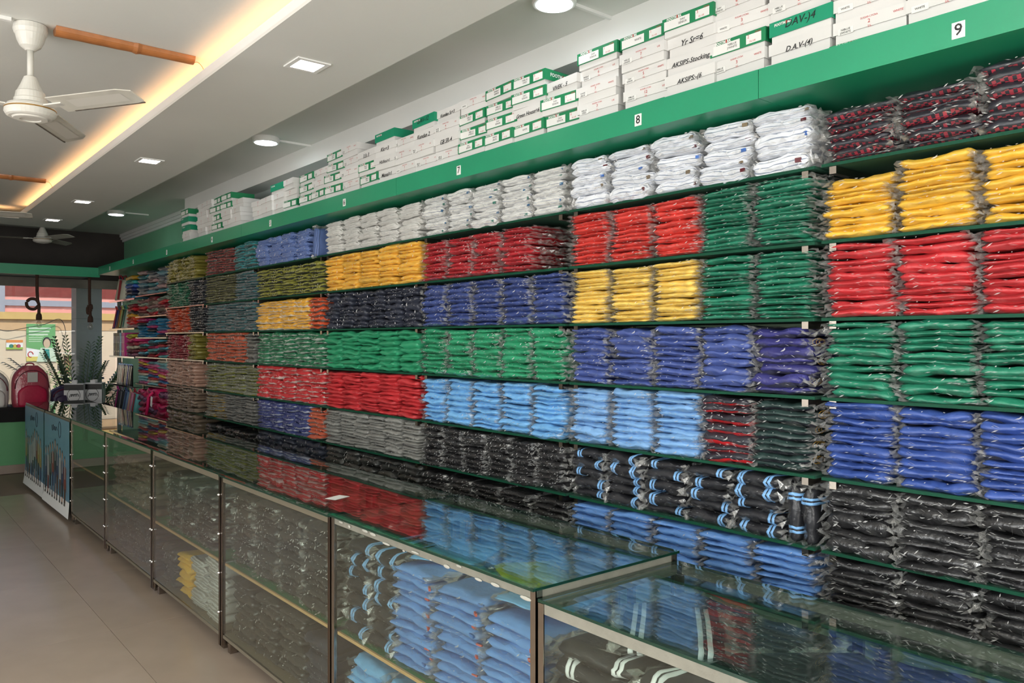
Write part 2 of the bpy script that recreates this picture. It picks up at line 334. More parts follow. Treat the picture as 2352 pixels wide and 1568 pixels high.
def glint_slivers(b, rr, t, n, m, y0=-.1535):  # pale slivers laid over the front as painted glints
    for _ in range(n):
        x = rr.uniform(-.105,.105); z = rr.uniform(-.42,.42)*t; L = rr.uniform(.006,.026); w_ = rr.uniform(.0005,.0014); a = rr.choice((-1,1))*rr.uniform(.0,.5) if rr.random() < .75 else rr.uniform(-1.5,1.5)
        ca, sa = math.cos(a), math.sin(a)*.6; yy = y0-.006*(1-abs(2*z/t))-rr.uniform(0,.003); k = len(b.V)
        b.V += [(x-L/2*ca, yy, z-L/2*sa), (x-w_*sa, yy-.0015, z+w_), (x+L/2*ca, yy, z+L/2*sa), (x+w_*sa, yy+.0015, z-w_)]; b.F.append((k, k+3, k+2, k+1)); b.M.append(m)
def bag_mesh(v, thick):
    """the loose crumpled margins of the clear bag: side seams and front lip, plus painted glint slivers"""
    key = (v % 6, thick)
    if key in BG: return BG[key]
    t = .05 if thick else T0; rr = random.Random(v*7+thick); b = MB()
    for sg in (-1, 1):
        for lay in (0, 2):
            ys = [-.160+.318*k/17 for k in range(18)]; rows = []
            for y in ys:
                z0 = (lay-1)*t*.33; ex = rr.uniform(.003, .021)*(1.5 if rr.random() < .15 else 1)
                rows.append([(sg*.100, y, z0+rr.uniform(-.1,.1)*t), (sg*(.113+ex*.35), y+rr.uniform(-.005,.005), z0*.6+rr.uniform(-.34,.34)*t), (sg*(.116+ex), y+rr.uniform(-.006,.006), z0*.3+rr.uniform(-.42,.42)*t)])
            n = len(b.V)
            for r_ in rows: b.V += r_
            for k in range(17):
                for q in range(2):
                    a = n+k*3+q; b.F += [(a, a+1, a+4), (a, a+4, a+3)]; b.M += [0, 0]
    n = len(b.V); xs = [-.12+.24*k/9 for k in range(10)]
    for x in xs: b.V += [(x, -.140, -.46*t+rr.uniform(-.1,.1)*t), (x+rr.uniform(-.006,.006), -.158-rr.uniform(0,.014), rr.uniform(-.45,.2)*t)]
    for k in range(9): a = n+k*2; b.F += [(a, a+1, a+3), (a, a+3, a+2)]; b.M += [2, 2]
    glint_slivers(b, rr, t, 9, 1)
    BG[key] = b.me('plastic_bag', [PLAS, GLINT, FILM]); return BG[key]
SHW = ['top','second','third','fourth','fifth','sixth','lowest']
rnd = random.Random(4)
TAGM = {}
def tagmesh(col):
    if col not in TAGM: TAGM[col] = MB().box(-.011,.011,-.003,.003,-.003,.003).me('collar_tag', mat('tag_%d_%d_%d' % col, col, .5))
    return TAGM[col]
EMB = None
def emblem_mesh():
    global EMB
    if EMB is None:
        b = MB()
        for r, yy in ((.016, 0), (.009, .004), (.02, -.012)):
            b.tube([(0, yy+r*1.5*math.cos(a*.7), .55*r*math.sin(a*.7)) for a in range(10)], .0011, 4)
        EMB = b.me('emblem', mat('gold_thread', (206,158,62), .4))
    return EMB
def stack(kind, xf, yc, z0, n, h, wd, where, group, bag=True, dep=.30, tags=None, rot=-90, shift=.008, lab='in plastic'):
    gs = garment_meshes(kind); st = K[kind][4]; t0 = .05 if st == 's' else T0; t = h/n
    px = math.sin(R(rot+90)); 
    ws = [rnd.uniform(.62, 1.38) for _ in range(n)] if st != 's' else [rnd.uniform(.85,1.15) for _ in range(n)]; q_ = h/sum(ws); zc = z0+.001
    for i in range(n):
        v = rnd.randrange(6); t = ws[i]*q_; zs = t/t0*(1.0 if st == 's' else 1.06); z = zc+t/2; zc += t
        dx, dy, a = rnd.gauss(0, shift), rnd.gauss(0, shift), rnd.gauss(0, 2.2)
        dx = max(-.016, min(.016, dx)); dy = max(-.012, min(.012, dy))
        sw = wd/.225*rnd.uniform(.94, 1.02)
        if rot == -90: loc = (xf+dep/2+.006+dx, yc+dy, z)
        else: loc = (xf+dx, yc+dep/2*0+dy, z)
        o = new(kind, gs[v][0], None, loc, (rnd.gauss(0, .012), rnd.gauss(0, .012), R(rot+a)), (sw, dep/.30, zs))
        tag(o, '%s, %s from bottom %s' % (K[kind][0], ORD[i], where), K[kind][1], group)
        for sm in gs[v][1]: new('stripe', sm, o)
        if bag: new('plastic_bag', bag_mesh(v, st == 's'), o)
        if tags and rnd.random() < .8:
            new('collar_tag', tagmesh(tags[i % len(tags)]), o, (.092+rnd.uniform(-.01,.012), -.151, rnd.uniform(-.003,.003)), (0,0,R(rnd.uniform(-30,10))))
        if st == 'e' and i % 2: new('emblem', emblem_mesh(), o, (.1135, -.06, 0), (0,0,0), (1,1.2,1.2/zs))
    return z0+h
# ================================================================== SHELVING BAYS
ZS = [2.18, 1.925, 1.667, 1.402, 1.135, .892, .64]
TOPS = [2.405, 2.165, 1.912, 1.652, 1.388, 1.12, .878]
def shelving(num, y0, y1, levels=ZS, silver=False, desc=''):
    r = tag(empty('shelving_bay', (XW, (y0+y1)/2, 0)), 'wall shelving bay %s, %s' % (NUM[num], desc), 'shelving', 'numbered shelving bays')
    hw = (y1-y0)/2
    edge = STEEL if silver else SHEDGE
    for z in levels:
        s = boxo('shelf', XS-XW+.003, -.006, -hw+.012, hw-.012, z-.010, z, SHELF, r)
        boxo('front_edge', XS-XW, XS-XW+.003, -hw+.012, hw-.012, z-.0105, z, edge, s)
        for sgn in (-1, 1):
            yb = sgn*(hw-.05)
            bm = MB(); bm.box(XS-XW+.004, -.02, yb-.012, yb+.012, z-.036, z-.0115); bm.box(-.055, -.02, yb-.016, yb+.016, z-.06, z-.036)
            bm.obj('bracket', STEEL, r)
    for sgn in (-1, 1):
        yb = sgn*(hw-.05); boxo('upright', -.02, -.002, yb-.02, yb+.02, .05, 2.41, STEEL, r)
    boxo('plinth', XS-XW+.02, -.01, -hw+.012, hw-.012, 0, .08, SHELF, r)
    return r
BD = {9:'plaid jackets above yellow and red shirts',8:'white striped shirts above red and green polos',7:'dark-red polos above deep-blue ones',6:'golden polos above navy trousers',5:'two-tone shirts in plastic',4:'grey and teal shirts',3:'cardigans in plastic on steel-edged boards'}
BY = {n: 1.41+1.22*(8-n) for n in range(3, 10)}
for n in range(9, 2, -1): shelving(n, BY[n], BY[n]+1.22, silver=(n == 3), desc=BD[n])
# contents: bay -> rows -> [(kind, stacks, items, fill, tags)], listed far end first
G2, W3, RD = [(40,110,96),(34,96,140)], [(90,30,40),(120,104,80),(60,110,190)], None
BAYS = {
 9: [[('checked_jacket',5,7,.86,0)],[('yellow_polo_shirt',5,9,.95,0)],[('red_polo_shirt',5,10,1,0)],[('green_polo_shirt',5,10,1,0)],[('blue_polo_shirt',5,10,1,0)],[('black_trousers',5,7,1,0)],[('black_trousers',5,8,.98,0)]],
 8: [[('white_striped_shirt',5,5,.97,W3)],[('bright_red_polo_shirt',3,12,.95,0),('green_polo_shirt',2,13,1,0)],[('pale_yellow_polo_shirt',3,12,.97,0),('green_polo_shirt',2,14,.98,0)],[('slate_blue_polo_shirt',4,9,.98,0),('emblem_blazer',1,8,.94,0)],[('powder_blue_polo_shirt',3,9,.98,0),('red_navy_jacket',1,8,.98,0),('emblem_jacket',1,8,.98,0)],[('striped_tracksuit',5,5,.97,0)],[('light_blue_shirt',5,9,.97,0)]],
 7: [[('white_shirt',5,6,.96,G2)],[('dark_red_polo_shirt',4,10,.92,0)],[('deep_blue_polo_shirt',5,9,.97,0)],[('leaf_green_polo_shirt',5,9,1,0)],[('sky_blue_polo_shirt',5,9,.97,0)],[('black_trousers',6,7,.97,0)],[('black_trousers',5,7,.9,0)]],
 6: [[('plain_white_shirt',5,7,.96,0)],[('golden_polo_shirt',5,10,1,0)],[('navy_trousers',6,8,.98,0)],[('leaf_green_polo_shirt',5,9,1,0)],[('red_polo_shirt',5,10,1,0)],[('grey_trousers',6,11,1,0)],[('charcoal_trousers',5,6,.95,0)]],
 5: [[('periwinkle_shirt',5,6,.95,0)],[('olive_shirt',5,10,.92,0)],[('yellow_white_shirt',4,9,.95,0),('orange_shirt',1,9,.95,0)],[('green_white_shirt',5,9,1,0)],[('red_white_shirt',5,9,1,0)],[('blue_white_shirt',4,8,1,0),('orange_grey_shirt',1,8,.95,0)],[('navy_trousers',5,6,.95,0)]],
 4: [[('maroon_shirt',3,10,.97,0),('teal_shirt',2,10,1,0)],[('olive_grey_shirt',3,11,1,0),('grey_teal_shirt',2,11,1,0)],[('grey_teal_shirt',5,10,1,0)],[('orange_grey_shirt',4,9,1,0),('grey_shirt',1,9,1,0)],[('lime_grey_shirt',5,10,1,0)],[('yellow_grey_shirt',2,10,1,0),('grey_shirt',3,10,1,0)],[('black_trousers',5,5,.8,0)]],
 3: [[('olive_cardigan',4,7,1,0)],[('forest_cardigan',3,10,1,0),('charcoal_cardigan',2,10,1,0)],[('orange_cardigan',3,10,1,0),('charcoal_cardigan',2,10,1,0)],[('maroon_cardigan',3,10,1,0),('olive_cardigan',1,10,1,0)],[('beige_cardigan',4,8,1,0)],[('brown_cardigan',4,8,1,0)],[('brown_cardigan',4,6,1,0)]],
}
def upright(kind, y, z, label, wd=.19, th=1.0):
    g = garment_meshes(kind)[rnd.randrange(6)]; t = (.05 if K[kind][4] == 's' else T0)
    o = new(kind, g[0], None, (XS+.15, y, z+wd/2+.004), (0, R(90), R(-90)), (wd/.225, 1, th)); tag(o, label, K[kind][1])
    for q in g[1]: new('stripe', q, o)
    new('plastic_bag', bag_mesh(1, K[kind][4] == 's'), o)
def fill_bays():
  for bn, rows in BAYS.items():
    y1 = BY[bn]+1.22
    for si, row in enumerate(rows):
        tot = sum(c[1] for c in row); pitch = (1.07 if (bn, si) == (8, 5) else 1.18)/max(tot, 5); k = 0
        for kind, ns, n, fill, tags in row:
            for q in range(ns):
                yc = y1-.02-pitch*(k+.5); hh = (TOPS[si]-ZS[si])*fill*rnd.uniform(.965, 1.0)
                if bn == 9 and si == 0: hh *= (.86, .9, 1.06, 1.05, 1)[k % 5]
                if bn == 9 and si == 1: hh *= (.86, 1.0, 1.0, .95, 1)[k % 5]
                nn = n + (rnd.choice((-1,0,0,1)) if n > 6 else 0)
                if (bn, si, k) == (5, 0, 4): upright(kind, yc, ZS[0], 'periwinkle-blue shirt bag standing on end, top shelf, bay five', .2, 2.6); k += 1; continue
                stack(kind, XS-.004+(.0 if bn > 4 else .004), yc, ZS[si], nn, hh, pitch*.93, 'of %s stack, %s shelf, bay %s' % (ORD[k], SHW[si], NUM[bn]),
                      '%s on the %s shelf of bay %s' % (K[kind][0], SHW[si], NUM[bn]), bag=bn >= 7, tags=tags or None)
                k += 1
# ================================================================== BOXES ON THE LOFT
CARD = mat('white_card', (225,224,221), .5, var=.02, rand=.035); CGRN = mat('green_card', (26,132,84), .5, rand=.05); CTEAL = mat('teal_card', (18,146,108), .5)
BW, BH, BDp = .236, .074, .2
def bb(wd, dp, h, z0=0): return MB().box(-wd/2, wd/2, -dp/2, dp/2, z0, z0+h)
base_me = bb(BW-.014, BDp-.010, BH-.004).me('sock_box', CARD)
def lid_me(m, h, nm):
    b = MB(); wd, dp, t = BW, BDp+.002, .0025; z1 = BH; z0 = BH-h
    b.box(-wd/2, wd/2, -dp/2, dp/2, z1-t, z1); b.box(-wd/2, wd/2, -dp/2, -dp/2+t, z0, z1-t); b.box(-wd/2, wd/2, dp/2-t, dp/2, z0, z1-t)
    b.box(-wd/2, -wd/2+t, -dp/2+t, dp/2-t, z0, z1-t); b.box(wd/2-t, wd/2, -dp/2+t, dp/2-t, z0, z1-t); return b.me('lid', m)
LIDG, LIDE, LIDW = lid_me(CGRN, .050, 'g'), lid_me(CTEAL, .050, 'e'), lid_me(CARD, .040, 'w')
FY = -BDp/2-.0015
BRAND = None
def brand_parts(size):
    return (text_mesh('FOOTM', size, off=.0006, m=PAPER), text_mesh('I', size*1.05, off=.0012, m=RED), text_mesh('RK', size, off=.0006, m=PAPER))
lbl_me = bb(.12, .0006, .034).me('paper_label', PAPER); stk_me = bb(.062, .0006, .032).me('price_sticker', PAPER); ssk = bb(.05, .0006, .02).me('sticker', PAPER)
R90 = (R(90),0,0)
STK = ['NIBLUE\nS/RED', 'DAV\nSENIOR', 'WHITE', 'MWBAY\nSENIOR', 'NIBLUE\nJ/WHITE', 'WHITE\nJ/BLUE']
def sock_box(typ, loc, txt, label, yaw):
    r = new('sock_box', base_me, None, loc, (0,0,R(-90+yaw))); tag(r, label, 'box', 'sock boxes along the loft')
    g = typ in 'GE'
    lid = new('lid', {'G':LIDG,'E':LIDE}.get(typ, LIDW), r)
    if g: lid['label'] = 'green cardboard lid'
    def T(s, size, x, z, m=INK, shear=0., off=0., y=FY-.0012, par=r, nm='lettering'): new(nm, text_mesh(s, size, shear, off, m), par, (x, y, z), R90)
    near = loc[1] < 5.3
    if typ == 'G':
        new('paper_label', lbl_me, r, (-.048, FY-.0003, .027)); new('price_sticker', stk_me, r, (.07, FY-.0003, .030))
        if near:
            a, i_, c_ = brand_parts(.0135)
            new('lettering', a, r, (-.072, FY-.0006, .0665), R90); new('lettering', i_, r, (-.0455, FY-.0006, .0665), R90); new('lettering', c_, r, (-.034, FY-.0006, .0665), R90)
            T(rnd.choice(STK), .0115, -.02, .045); T(txt or str(rnd.randint(1,7)), .016, .048, .055, RED); T('S/L U/E', .0085, .066, .037, RED); T('LYCRA', .008, .088, .0645, RED)
            a, i_, c_ = brand_parts(.022); rz = (R(90),0,R(90)); xx = BW/2+.0007
            new('lettering', a, r, (xx, -.03, .050), rz); new('lettering', i_, r, (xx, .0135, .050), rz); new('lettering', c_, r, (xx, .032, .050), rz)
        else: T('FOOTMARK', .012, -.06, .0665, PAPER); T('7', .014, .055, .046, RED)
    elif typ == 'E':
        T('FOOTM', .0125, -.075, .06, PAPER, off=.0006); T('I', .013, -.0495, .06, RED, off=.0012); T('RK', .0125, -.038, .06, PAPER, off=.0006)
        if txt: T(txt, .036, .0, .052, INK, .25)
    elif typ == 'H': T(txt, .033 if len(txt) < 9 else .026, 0, .040, INK, .32, .0003)
    elif typ == 'W':
        T(txt or str(rnd.randint(1,7)), .017, .0, .050, RED)
        if near:
            new('sticker', ssk, r, (-.075, FY-.0003, .030)); T(rnd.choice(STK), .0095, -.075, .040, y=FY-.0018)
            T('SUGAR LYCRA', .0085, 0, .064, RED); T('S/L', .010, .002, .034, RED); T(rnd.choice(('U/E','WHITE')), .010, .09, .055, RED)
        else: T('S/L', .010, .002, .034, RED); T('LYCRA', .009, .0, .064, RED)
COLS = [ # y centre, boxes from the top down
 (7.90,'GEEWW'),(7.44,'WWWWW'),(7.25,'WWWWG'),(7.06,'GGGGG'),(6.80,'GGWWW'),(6.585,'WWWW'),(6.145,'WWW'),(5.93,'WWW'),(5.74,['E','W','W','W']),(5.54,'WWGW'),(5.265,'GGGW'),(5.04,'WWGW'),
 (4.83,'GGGGE'),(4.61,'WWWWW'),(4.37,['H:3.Sr 3','G','G','H:Va'],),(4.165,['E','H:Kkr=3','H:HLi/hoc=1','H:Manal=1','H:Franc (1)']),(3.96,['W','W','W','H:Kundan 5']),(3.745,['E:DAV-12','H:Kundan 2','W','W','H:GB SR-2']),
 (3.52,['H:Kundan Sr=3','W','H:GB SR-4','W','W']),(3.29,'WGGGG'),(3.06,'GGGGG'),(2.845,['G','G','H:Green House=6','G','G']),(2.625,['H:VIVEK - 5','G','G','W']),(2.395,['G','W','W','W','H:Kundan Sr=3']),
 (2.145,['G','W','W','W:12','G']),(1.905,['G','H:Yr Sr=6','H:AKSIPS-Stocking','H:AKSIPS:-(6','W']),(1.695,['W:6','W','G','W','G']),(1.455,['W','W:2','E:DAV-)4','H:D.A.V-(4)','W']),(1.215,['W','W:2','W:2','G:7']),(.985,['W','W','W:5','W:5']),(.755,['W','W','W','W']),(.52,['W','W','W']),
]
TY = {'G':'green-lidded sock box','E':'all-green sock box','W':'white sock box with red print','H':'white sock box with handwriting'}
PCT = ['top','second','third','fourth','bottom']
for ci, (yc, bx) in enumerate(COLS):
    n = len(bx)
    for i, s in enumerate(bx):
        typ, _, tx = s.partition(':')
        lev = n-1-i
        yy = yc+rnd.uniform(-.008,.008)
        sock_box(typ, (2.437+BDp/2+rnd.uniform(0,.024), yy, 2.4685+lev*(BH+.0008)), tx or None,
                 '%s, %s down, %s column from the window' % (TY[typ], ORD[i], ORD[ci]), rnd.uniform(-3.5,3.5))
# ================================================================== GLASS COUNTERS
XC0, XC1 = 1.44, 2.044
def counter(y0, y1, top, label, over=False, shelf=.457, shelf2=None, sil=False, bolts=False):
    r = tag(empty('display_counter', ((XC0+XC1)/2, (y0+y1)/2, 0)), label, 'display counter', 'glass counters in a row')
    hx = (XC1-XC0)/2; hy = (y1-y0)/2-.003; zt = top-.008
    P = STEEL if sil else DSTEEL
    for sx in (-1, 1):
        for sy in (-1, 1):
            b = MB(); x, y = sx*hx, sy*hy; t = .0025; w_ = .024
            b.box(min(x, x-sx*t), max(x, x-sx*t), min(y, y-sy*w_), max(y, y-sy*w_), .03, zt); b.box(min(x, x-sx*w_), max(x, x-sx*w_), min(y, y-sy*t), max(y, y-sy*t), .03, zt)
            po = b.obj('post', P, r)
            if sx < 0 and bolts:
                for zb in (.2, .4, .6, .8):
                    MB().lathe([(.002,0),(.009,0),(.009,.004),(.005,.010),(.001,.011)], n=10).obj('bolt', CHROME, po, (x, y-sy*.013, zb), (0,R(-90),0), True)
            boxo('foot', x-sx*.045-.018, x-sx*.045+.018, y-sy*.045-.018, y-sy*.045+.018, 0, .075, STEEL, r)
    for z0, z1, nm in ((zt-.028, zt, 'top_rail'), (.076, .092, 'bottom_rail')):
        b = MB(); b.box(-hx+.003,-hx+.014,-hy+.025,hy-.025,z0,z1); b.box(hx-.014,hx-.003,-hy+.025,hy-.025,z0,z1)
        b.box(-hx+.025,hx-.025,-hy+.003,-hy+.014,z0,z1); b.box(-hx+.025,hx-.025,hy-.014,hy-.003,z0,z1); b.obj(nm, RAIL if sil else mat('dull_rail', (118,110,94), .5, .3), r)
    e = .012 if over else -.002
    b = MB(); b.box(-hx-e, hx+e, -hy-.001, hy+.001, zt+.0005, zt+.0085, 1, 0); b.obj('top_glass', [TGLASS, GEDGE], r)
    boxo('front_glass', -hx+.0035, -hx+.0075, -hy+.026, hy-.026, .10, zt-.030, GLASS, r)
    boxo('back_glass', hx-.0075, hx-.0035, -hy+.026, hy-.026, .10, zt-.030, GLASS, r)
    boxo('base_panel', -hx+.015, hx-.015, -hy+.016, hy-.016, .078, .092, mat('base_board', (126,118,96), .6), r)
    for zz, cl in ((shelf, True), (shelf2, False)):
        if zz is None: continue
        if cl:
            s = boxo('shelf', -hx+.02, hx-.05, -hy+.03, hy-.03, zz-.012, zz, GCLOTH, r); boxo('wood_edge', -hx+.012, -hx+.02, -hy+.03, hy-.03, zz-.012, zz, WOOD, s)
        else: MB().box(-hx+.015, hx-.05, -hy+.03, hy-.03, zz-.006, zz, 1, 0).obj('glass_shelf', [GLASS, GEDGE], r)
    return r
YC = [1.64-1.225, 1.64, 2.865, 4.09, 5.315, 6.54, 7.765, 8.99, 10.13]
counter(YC[0], YC[1], .884, 'closest glass counter, with black white-striped tracksuits inside', sil=True, shelf=.40)
cB = counter(YC[1], YC[2], .912, 'glass counter of light-blue shirts under a thick green-edged top', over=True, sil=True)
counter(YC[2], YC[3], .906, 'glass counter packed with charcoal trousers on both levels', over=True)
counter(YC[3], YC[4], .906, 'glass counter with yellow and white shirts on its lower level', bolts=True)
counter(YC[4], YC[5], .906, 'glass counter of dim cardigans beside the almost empty counter', bolts=True)
counter(YC[5], YC[6], .906, 'almost empty glass counter just before the two posters', shelf=.54, shelf2=.264, bolts=True)
counter(YC[6], YC[7], .906, 'glass counter hidden behind the poster with the ringed logo at right')
counter(YC[7], YC[8], .906, 'last glass counter, at the window end behind a poster')
rr_ = random.Random(2); SEAL = mat('white_sealant', (172,170,160), .7)
for q in range(13):
    MB().lathe([(.001,0),(.012,.0008),(.010,.003),(.004,.005)], n=9).obj('sealant_blob', SEAL, cB, (-.3015+.0, -.53+1.06*q/12+rr_.uniform(-.04,.04), .872+rr_.uniform(0,.022)), (0,R(-90),0)).scale = (rr_.uniform(.2,.5), rr_.uniform(.6,2.2), .4)
def cstack(kind, ci, fr, z, n, h, wd, cname, k, level, bag=True, dep=.34, tags=None):
    y = YC[ci+1]-.04-(YC[ci+1]-YC[ci]-.08)*fr
    stack(kind, XC0+.035, y, z+.001, n, h, wd, 'of %s stack, %s level, %s counter' % (ORD[k], level, cname), '%s in the %s counter' % (K[kind][0], cname), bag=bag, dep=dep, tags=tags, lab='')
# closest counter
for k in range(4): cstack('white_striped_tracksuit', 0, .11+.26*k, .401, 7, .37, .28, 'closest', k, 'upper')
for k in range(4): cstack('white_striped_tracksuit', 0, .11+.26*k, .093, 5, .27, .28, 'closest', k, 'lower', bag=False)
# light-blue counter
for k in range(2): cstack('striped_tracksuit', 1, .095+.16*k, .458, 7, .36, .18, 'thick-topped', k, 'upper')
for k in range(3): cstack('light_blue_shirt', 1, .42+.235*k, .458, 11, .345-.02*k, .255, 'thick-topped', k, 'upper', tags=[(196,84,70),(60,110,180),(196,84,70)])
for k in range(4): cstack('sky_blue_polo_shirt', 1, .125+.25*k, .093, 7, .27, .26, 'thick-topped', k, 'lower')
# charcoal counter
for k in range(4): cstack('charcoal_trousers', 2, .14+.24*k, .458, 9, .36, .255, 'charcoal', k, 'upper')
for k in range(3): cstack('charcoal_trousers', 2, .14+.24*k, .093, 8, .30, .255, 'charcoal', k, 'lower', bag=False)
cstack('navy_trousers', 2, .86, .093, 7, .26, .25, 'charcoal', 3, 'lower', bag=False)
# yellow and white counter
for k in range(3): cstack('charcoal_trousers', 3, .26+.235*k, .458, 8, .33-.02*k, .25, 'fourth', k, 'upper')
cstack('charcoal_trousers', 3, .16, .093, 6, .24, .25, 'fourth', 0, 'lower', bag=False)
cstack('yellow_polo_shirt', 3, .42, .093, 7, .25, .22, 'fourth', 1, 'lower', bag=False)
for k in range(2): cstack('plain_white_shirt', 3, .63+.21*k, .093, 7, .27+.05*k, .22, 'fourth', 2+k, 'lower', bag=False)
for k in range(4): cstack('brown_cardigan', 4, .14+.24*k, .458, 7, .30, .255, 'fifth', k, 'upper', bag=False)
for k in range(4): cstack('charcoal_cardigan', 4, .14+.24*k, .093, 7, .28, .255, 'fifth', k, 'lower', bag=False)
# loose packs lying under the tops of the two nearest counters
def loose(kind, x, y, z, rz, label, bag=True, sc_=(1.15,.95,.6)):
    g = garment_meshes(kind)[rnd.randrange(6)]; o = new(kind, g[0], None, (x, y, z), (0,0,R(rz)), sc_); tag(o, label, K[kind][1])
    for s in g[1]: new('stripe', s, o)
    if bag: new('plastic_bag', bag_mesh(2, K[kind][4] == 's'), o)
    return o
K['lime_shirt'] = ('lime-green shirt','shirt',(176,186,30),None,'p')
loose('sky_blue_polo_shirt', 1.70, 2.36, .822, -60, 'sky-blue polo with dark hangtag lying under the thick glass top')
loose('lime_shirt', 1.74, 2.0, .815, -118, 'lime-green shirt lying under the thick glass top', sc_=(1.15,.7,.8))
loose('sky_blue_polo_shirt', 1.68, 1.82, .80, -80, 'sky-blue polo lying beside the lime-green shirt')
loose('white_striped_tracksuit', 1.72, 1.40, .800, -50, 'white-striped tracksuit lying flat at the closed end of the closest counter', sc_=(1.3,1.1,.7))
loose('white_striped_tracksuit', 1.72, .98, .800, -130, 'white-striped tracksuit lying flat mid-way along the closest counter', sc_=(1.3,1.1,.7))
for q, (x_, y_, a_, nm) in enumerate(((1.90,1.46,-96,'against the thick-topped counter'),(1.90,1.20,-84,'behind the two flat tracksuits'),(1.72,.66,-100,'at the open end'),(1.92,.82,-75,'in the rear corner'))):
    loose('black_trousers', x_, y_, .79-.004*q, a_, 'black trousers packet lying inside the closest counter %s' % nm, sc_=(1.2,.8,1.1))
loose('red_polo_shirt', 1.95, 1.16, .72, -90, 'red polo at the back of the closest counter', sc_=(1.1,.35,1))
pp = MB().box(-.045,.045,-.03,.03,0,.0006).obj('paper_slip', PAPER, None, (1.62, 3.16, .9072), (0,0,R(20))); tag(pp, 'white paper slip lying on a counter top', 'paper')
# ------------------------------------------------------------------ posters hung on the two far counters
SKY = mat('poster_sky', (96,138,160), .35, var=.12, vscale=2.5)
PM = [mat('print_%d' % i, c, .4) for i, c in enumerate([(36,28,26),(190,140,110),(34,48,56),(150,134,70),(50,66,96),(118,62,54),(160,162,160),(60,86,76),(84,60,50),(150,100,70)])]
def poster(y0, y1, label, seed):
    wd = y1-y0; b = MB(); zt = .878; cols = 9; rows = 12
    def pt(s, q, off=0):  # q 0 top .. 1 bottom; the foot curls outward
        z = zt-q*.845; x = -.0-.022*max(0, (q-.75)/.25)**2*(1-.5*s)
        return (-(s-.5)*wd*-1, x-off, z)
    for i in range(cols):
        for j in range(rows):
            b.poly([pt(i/cols, (j+1)/rows), pt((i+1)/cols, (j+1)/rows), pt((i+1)/cols, j/rows), pt(i/cols, j/rows)], 1 if j >= rows-2 else 0)
    r = b.obj('poster', [SKY, PAPER], None, (XC0-.006, (y0+y1)/2, 0), (0,0,R(-90))); tag(r, label, 'poster', 'posters on the counters')
    rr = random.Random(seed)
    for k in range(9):
        s = .08+.095*k+rr.uniform(-.01,.01); h = .60+.06*math.cos(k*.8+seed)+rr.uniform(-.02,.02); q0 = .90-h; f = MB(); hw = .034
        def rect(sa, sb, qa, qb, m, off):
            f.poly([pt(sa, qb, off), pt(sb, qb, off), pt(sb, qa, off), pt(sa, qa, off)], m)
        def disc(sc0, qc, rs, rq, m, off): f.poly([pt(sc0+rs*math.cos(a*math.pi/5), qc-rq*math.sin(a*math.pi/5), off) for a in range(10)], m)
        top_ = rr.choice([2,3,4,6,7,5]); bot = rr.choice([2,4,5,8,2])
        disc(s, q0+.055, .020, .052, 0, .0012); disc(s, q0+.068, .016, .042, 1, .0016)
        rect(s-hw, s+hw, q0+.115, q0+.36, top_, .0010); rect(s-.012, s+.012, q0+.115, q0+.25, 6, .0014)
        rect(s-hw*.85, s+hw*.85, q0+.35, q0+.50, bot, .0012)
        for g in (-1, 1): rect(s+g*.014-.009, s+g*.014+.009, q0+.49, .885, rr.choice([1, 6, bot]), .0010); rect(s+g*.014-.011, s+g*.014+.011, .875, .90, 0, .0014); rect(s+g*(hw+.006)-.007, s+g*(hw+.006)+.007, q0+.13, q0+.38, top_, .0008)
        f.obj('printed_figure', PM, r)
    MB().tube(smooth_path([(-.20,-.0014,.79),(-.17,-.0014,.74),(-.13,-.0014,.80),(-.10,-.0014,.75),(-.06,-.0014,.79),(-.03,-.0014,.75),(.01,-.0014,.79),(.06,-.0014,.76)]), .002, 4).obj('script_logo', INK, r)
    rg = MB().tube([(.17+.055*math.cos(a*math.pi/8), -.0014, .775+.075*math.sin(a*math.pi/8)) for a in range(17)], .002, 4); rg.obj('ring_logo', INK, r)
poster(YC[6]+.02, YC[7]-.02, 'sky-blue poster of uniformed children, the one touching the empty counter', 3)
poster(YC[7]+.02, YC[8]-.01, 'sky-blue poster of uniformed children at the far end of the counters', 8)
# ================================================================== CEILING LIGHTS
PANEL = mat('light_panel', (255,250,240), emit=22.); PANELC = mat('cool_light_panel', (240,247,255), emit=18.)
def downlight(y, x=1.657, nm=''):
    r = tag(empty('downlight', (x, y, 2.9)), nm, 'ceiling light', 'square downlights')
    b = MB(); s, t = .0825, .060
    b.box(-s,s,-s,-t,-.006,0); b.box(-s,s,t,s,-.006,0); b.box(-s,-t,-t,t,-.006,0); b.box(t,s,-t,t,-.006,0); b.obj('frame', WHITE, r)
    boxo('diffuser', -t, t, -t, t, -.004, -.001, PANEL, r)
for y, nm in ((3.54,'square downlight nearest the wide fan'),(6.17,'second square downlight along the ceiling band'),(8.39,'third square downlight along the ceiling band'),(9.88,'last square downlight before the window end'),(.9,'square downlight overhead beside the camera position'),(-1.0,'square downlight behind the viewer')): downlight(y, nm=nm)
for y in (-.6, 2.4, 5.2, 8.2): downlight(y, -1.75, 'square downlight on the shopfront-side band at %s' % {-.6:'its rear end',2.4:'the fan',5.2:'its middle',8.2:'its window end'}[y])
def surface_light(y, x, nm):
    r = tag(empty('surface_light', (x, y, 3.09)), nm, 'ceiling light', 'round surface lights')
    MB().lathe([(.095,0),(.097,-.004),(.097,-.036),(.091,-.040),(.080,-.0405)], n=32).obj('housing', WHITE, r, smooth=False)
    MB().lathe([(.080,-.042),(.080,-.0408)], n=32).obj('diffuser', PANELC, r)
    boxo('conduit', .097, 2.70-x, -.008, .008, -.014, 0, WHITE, r)
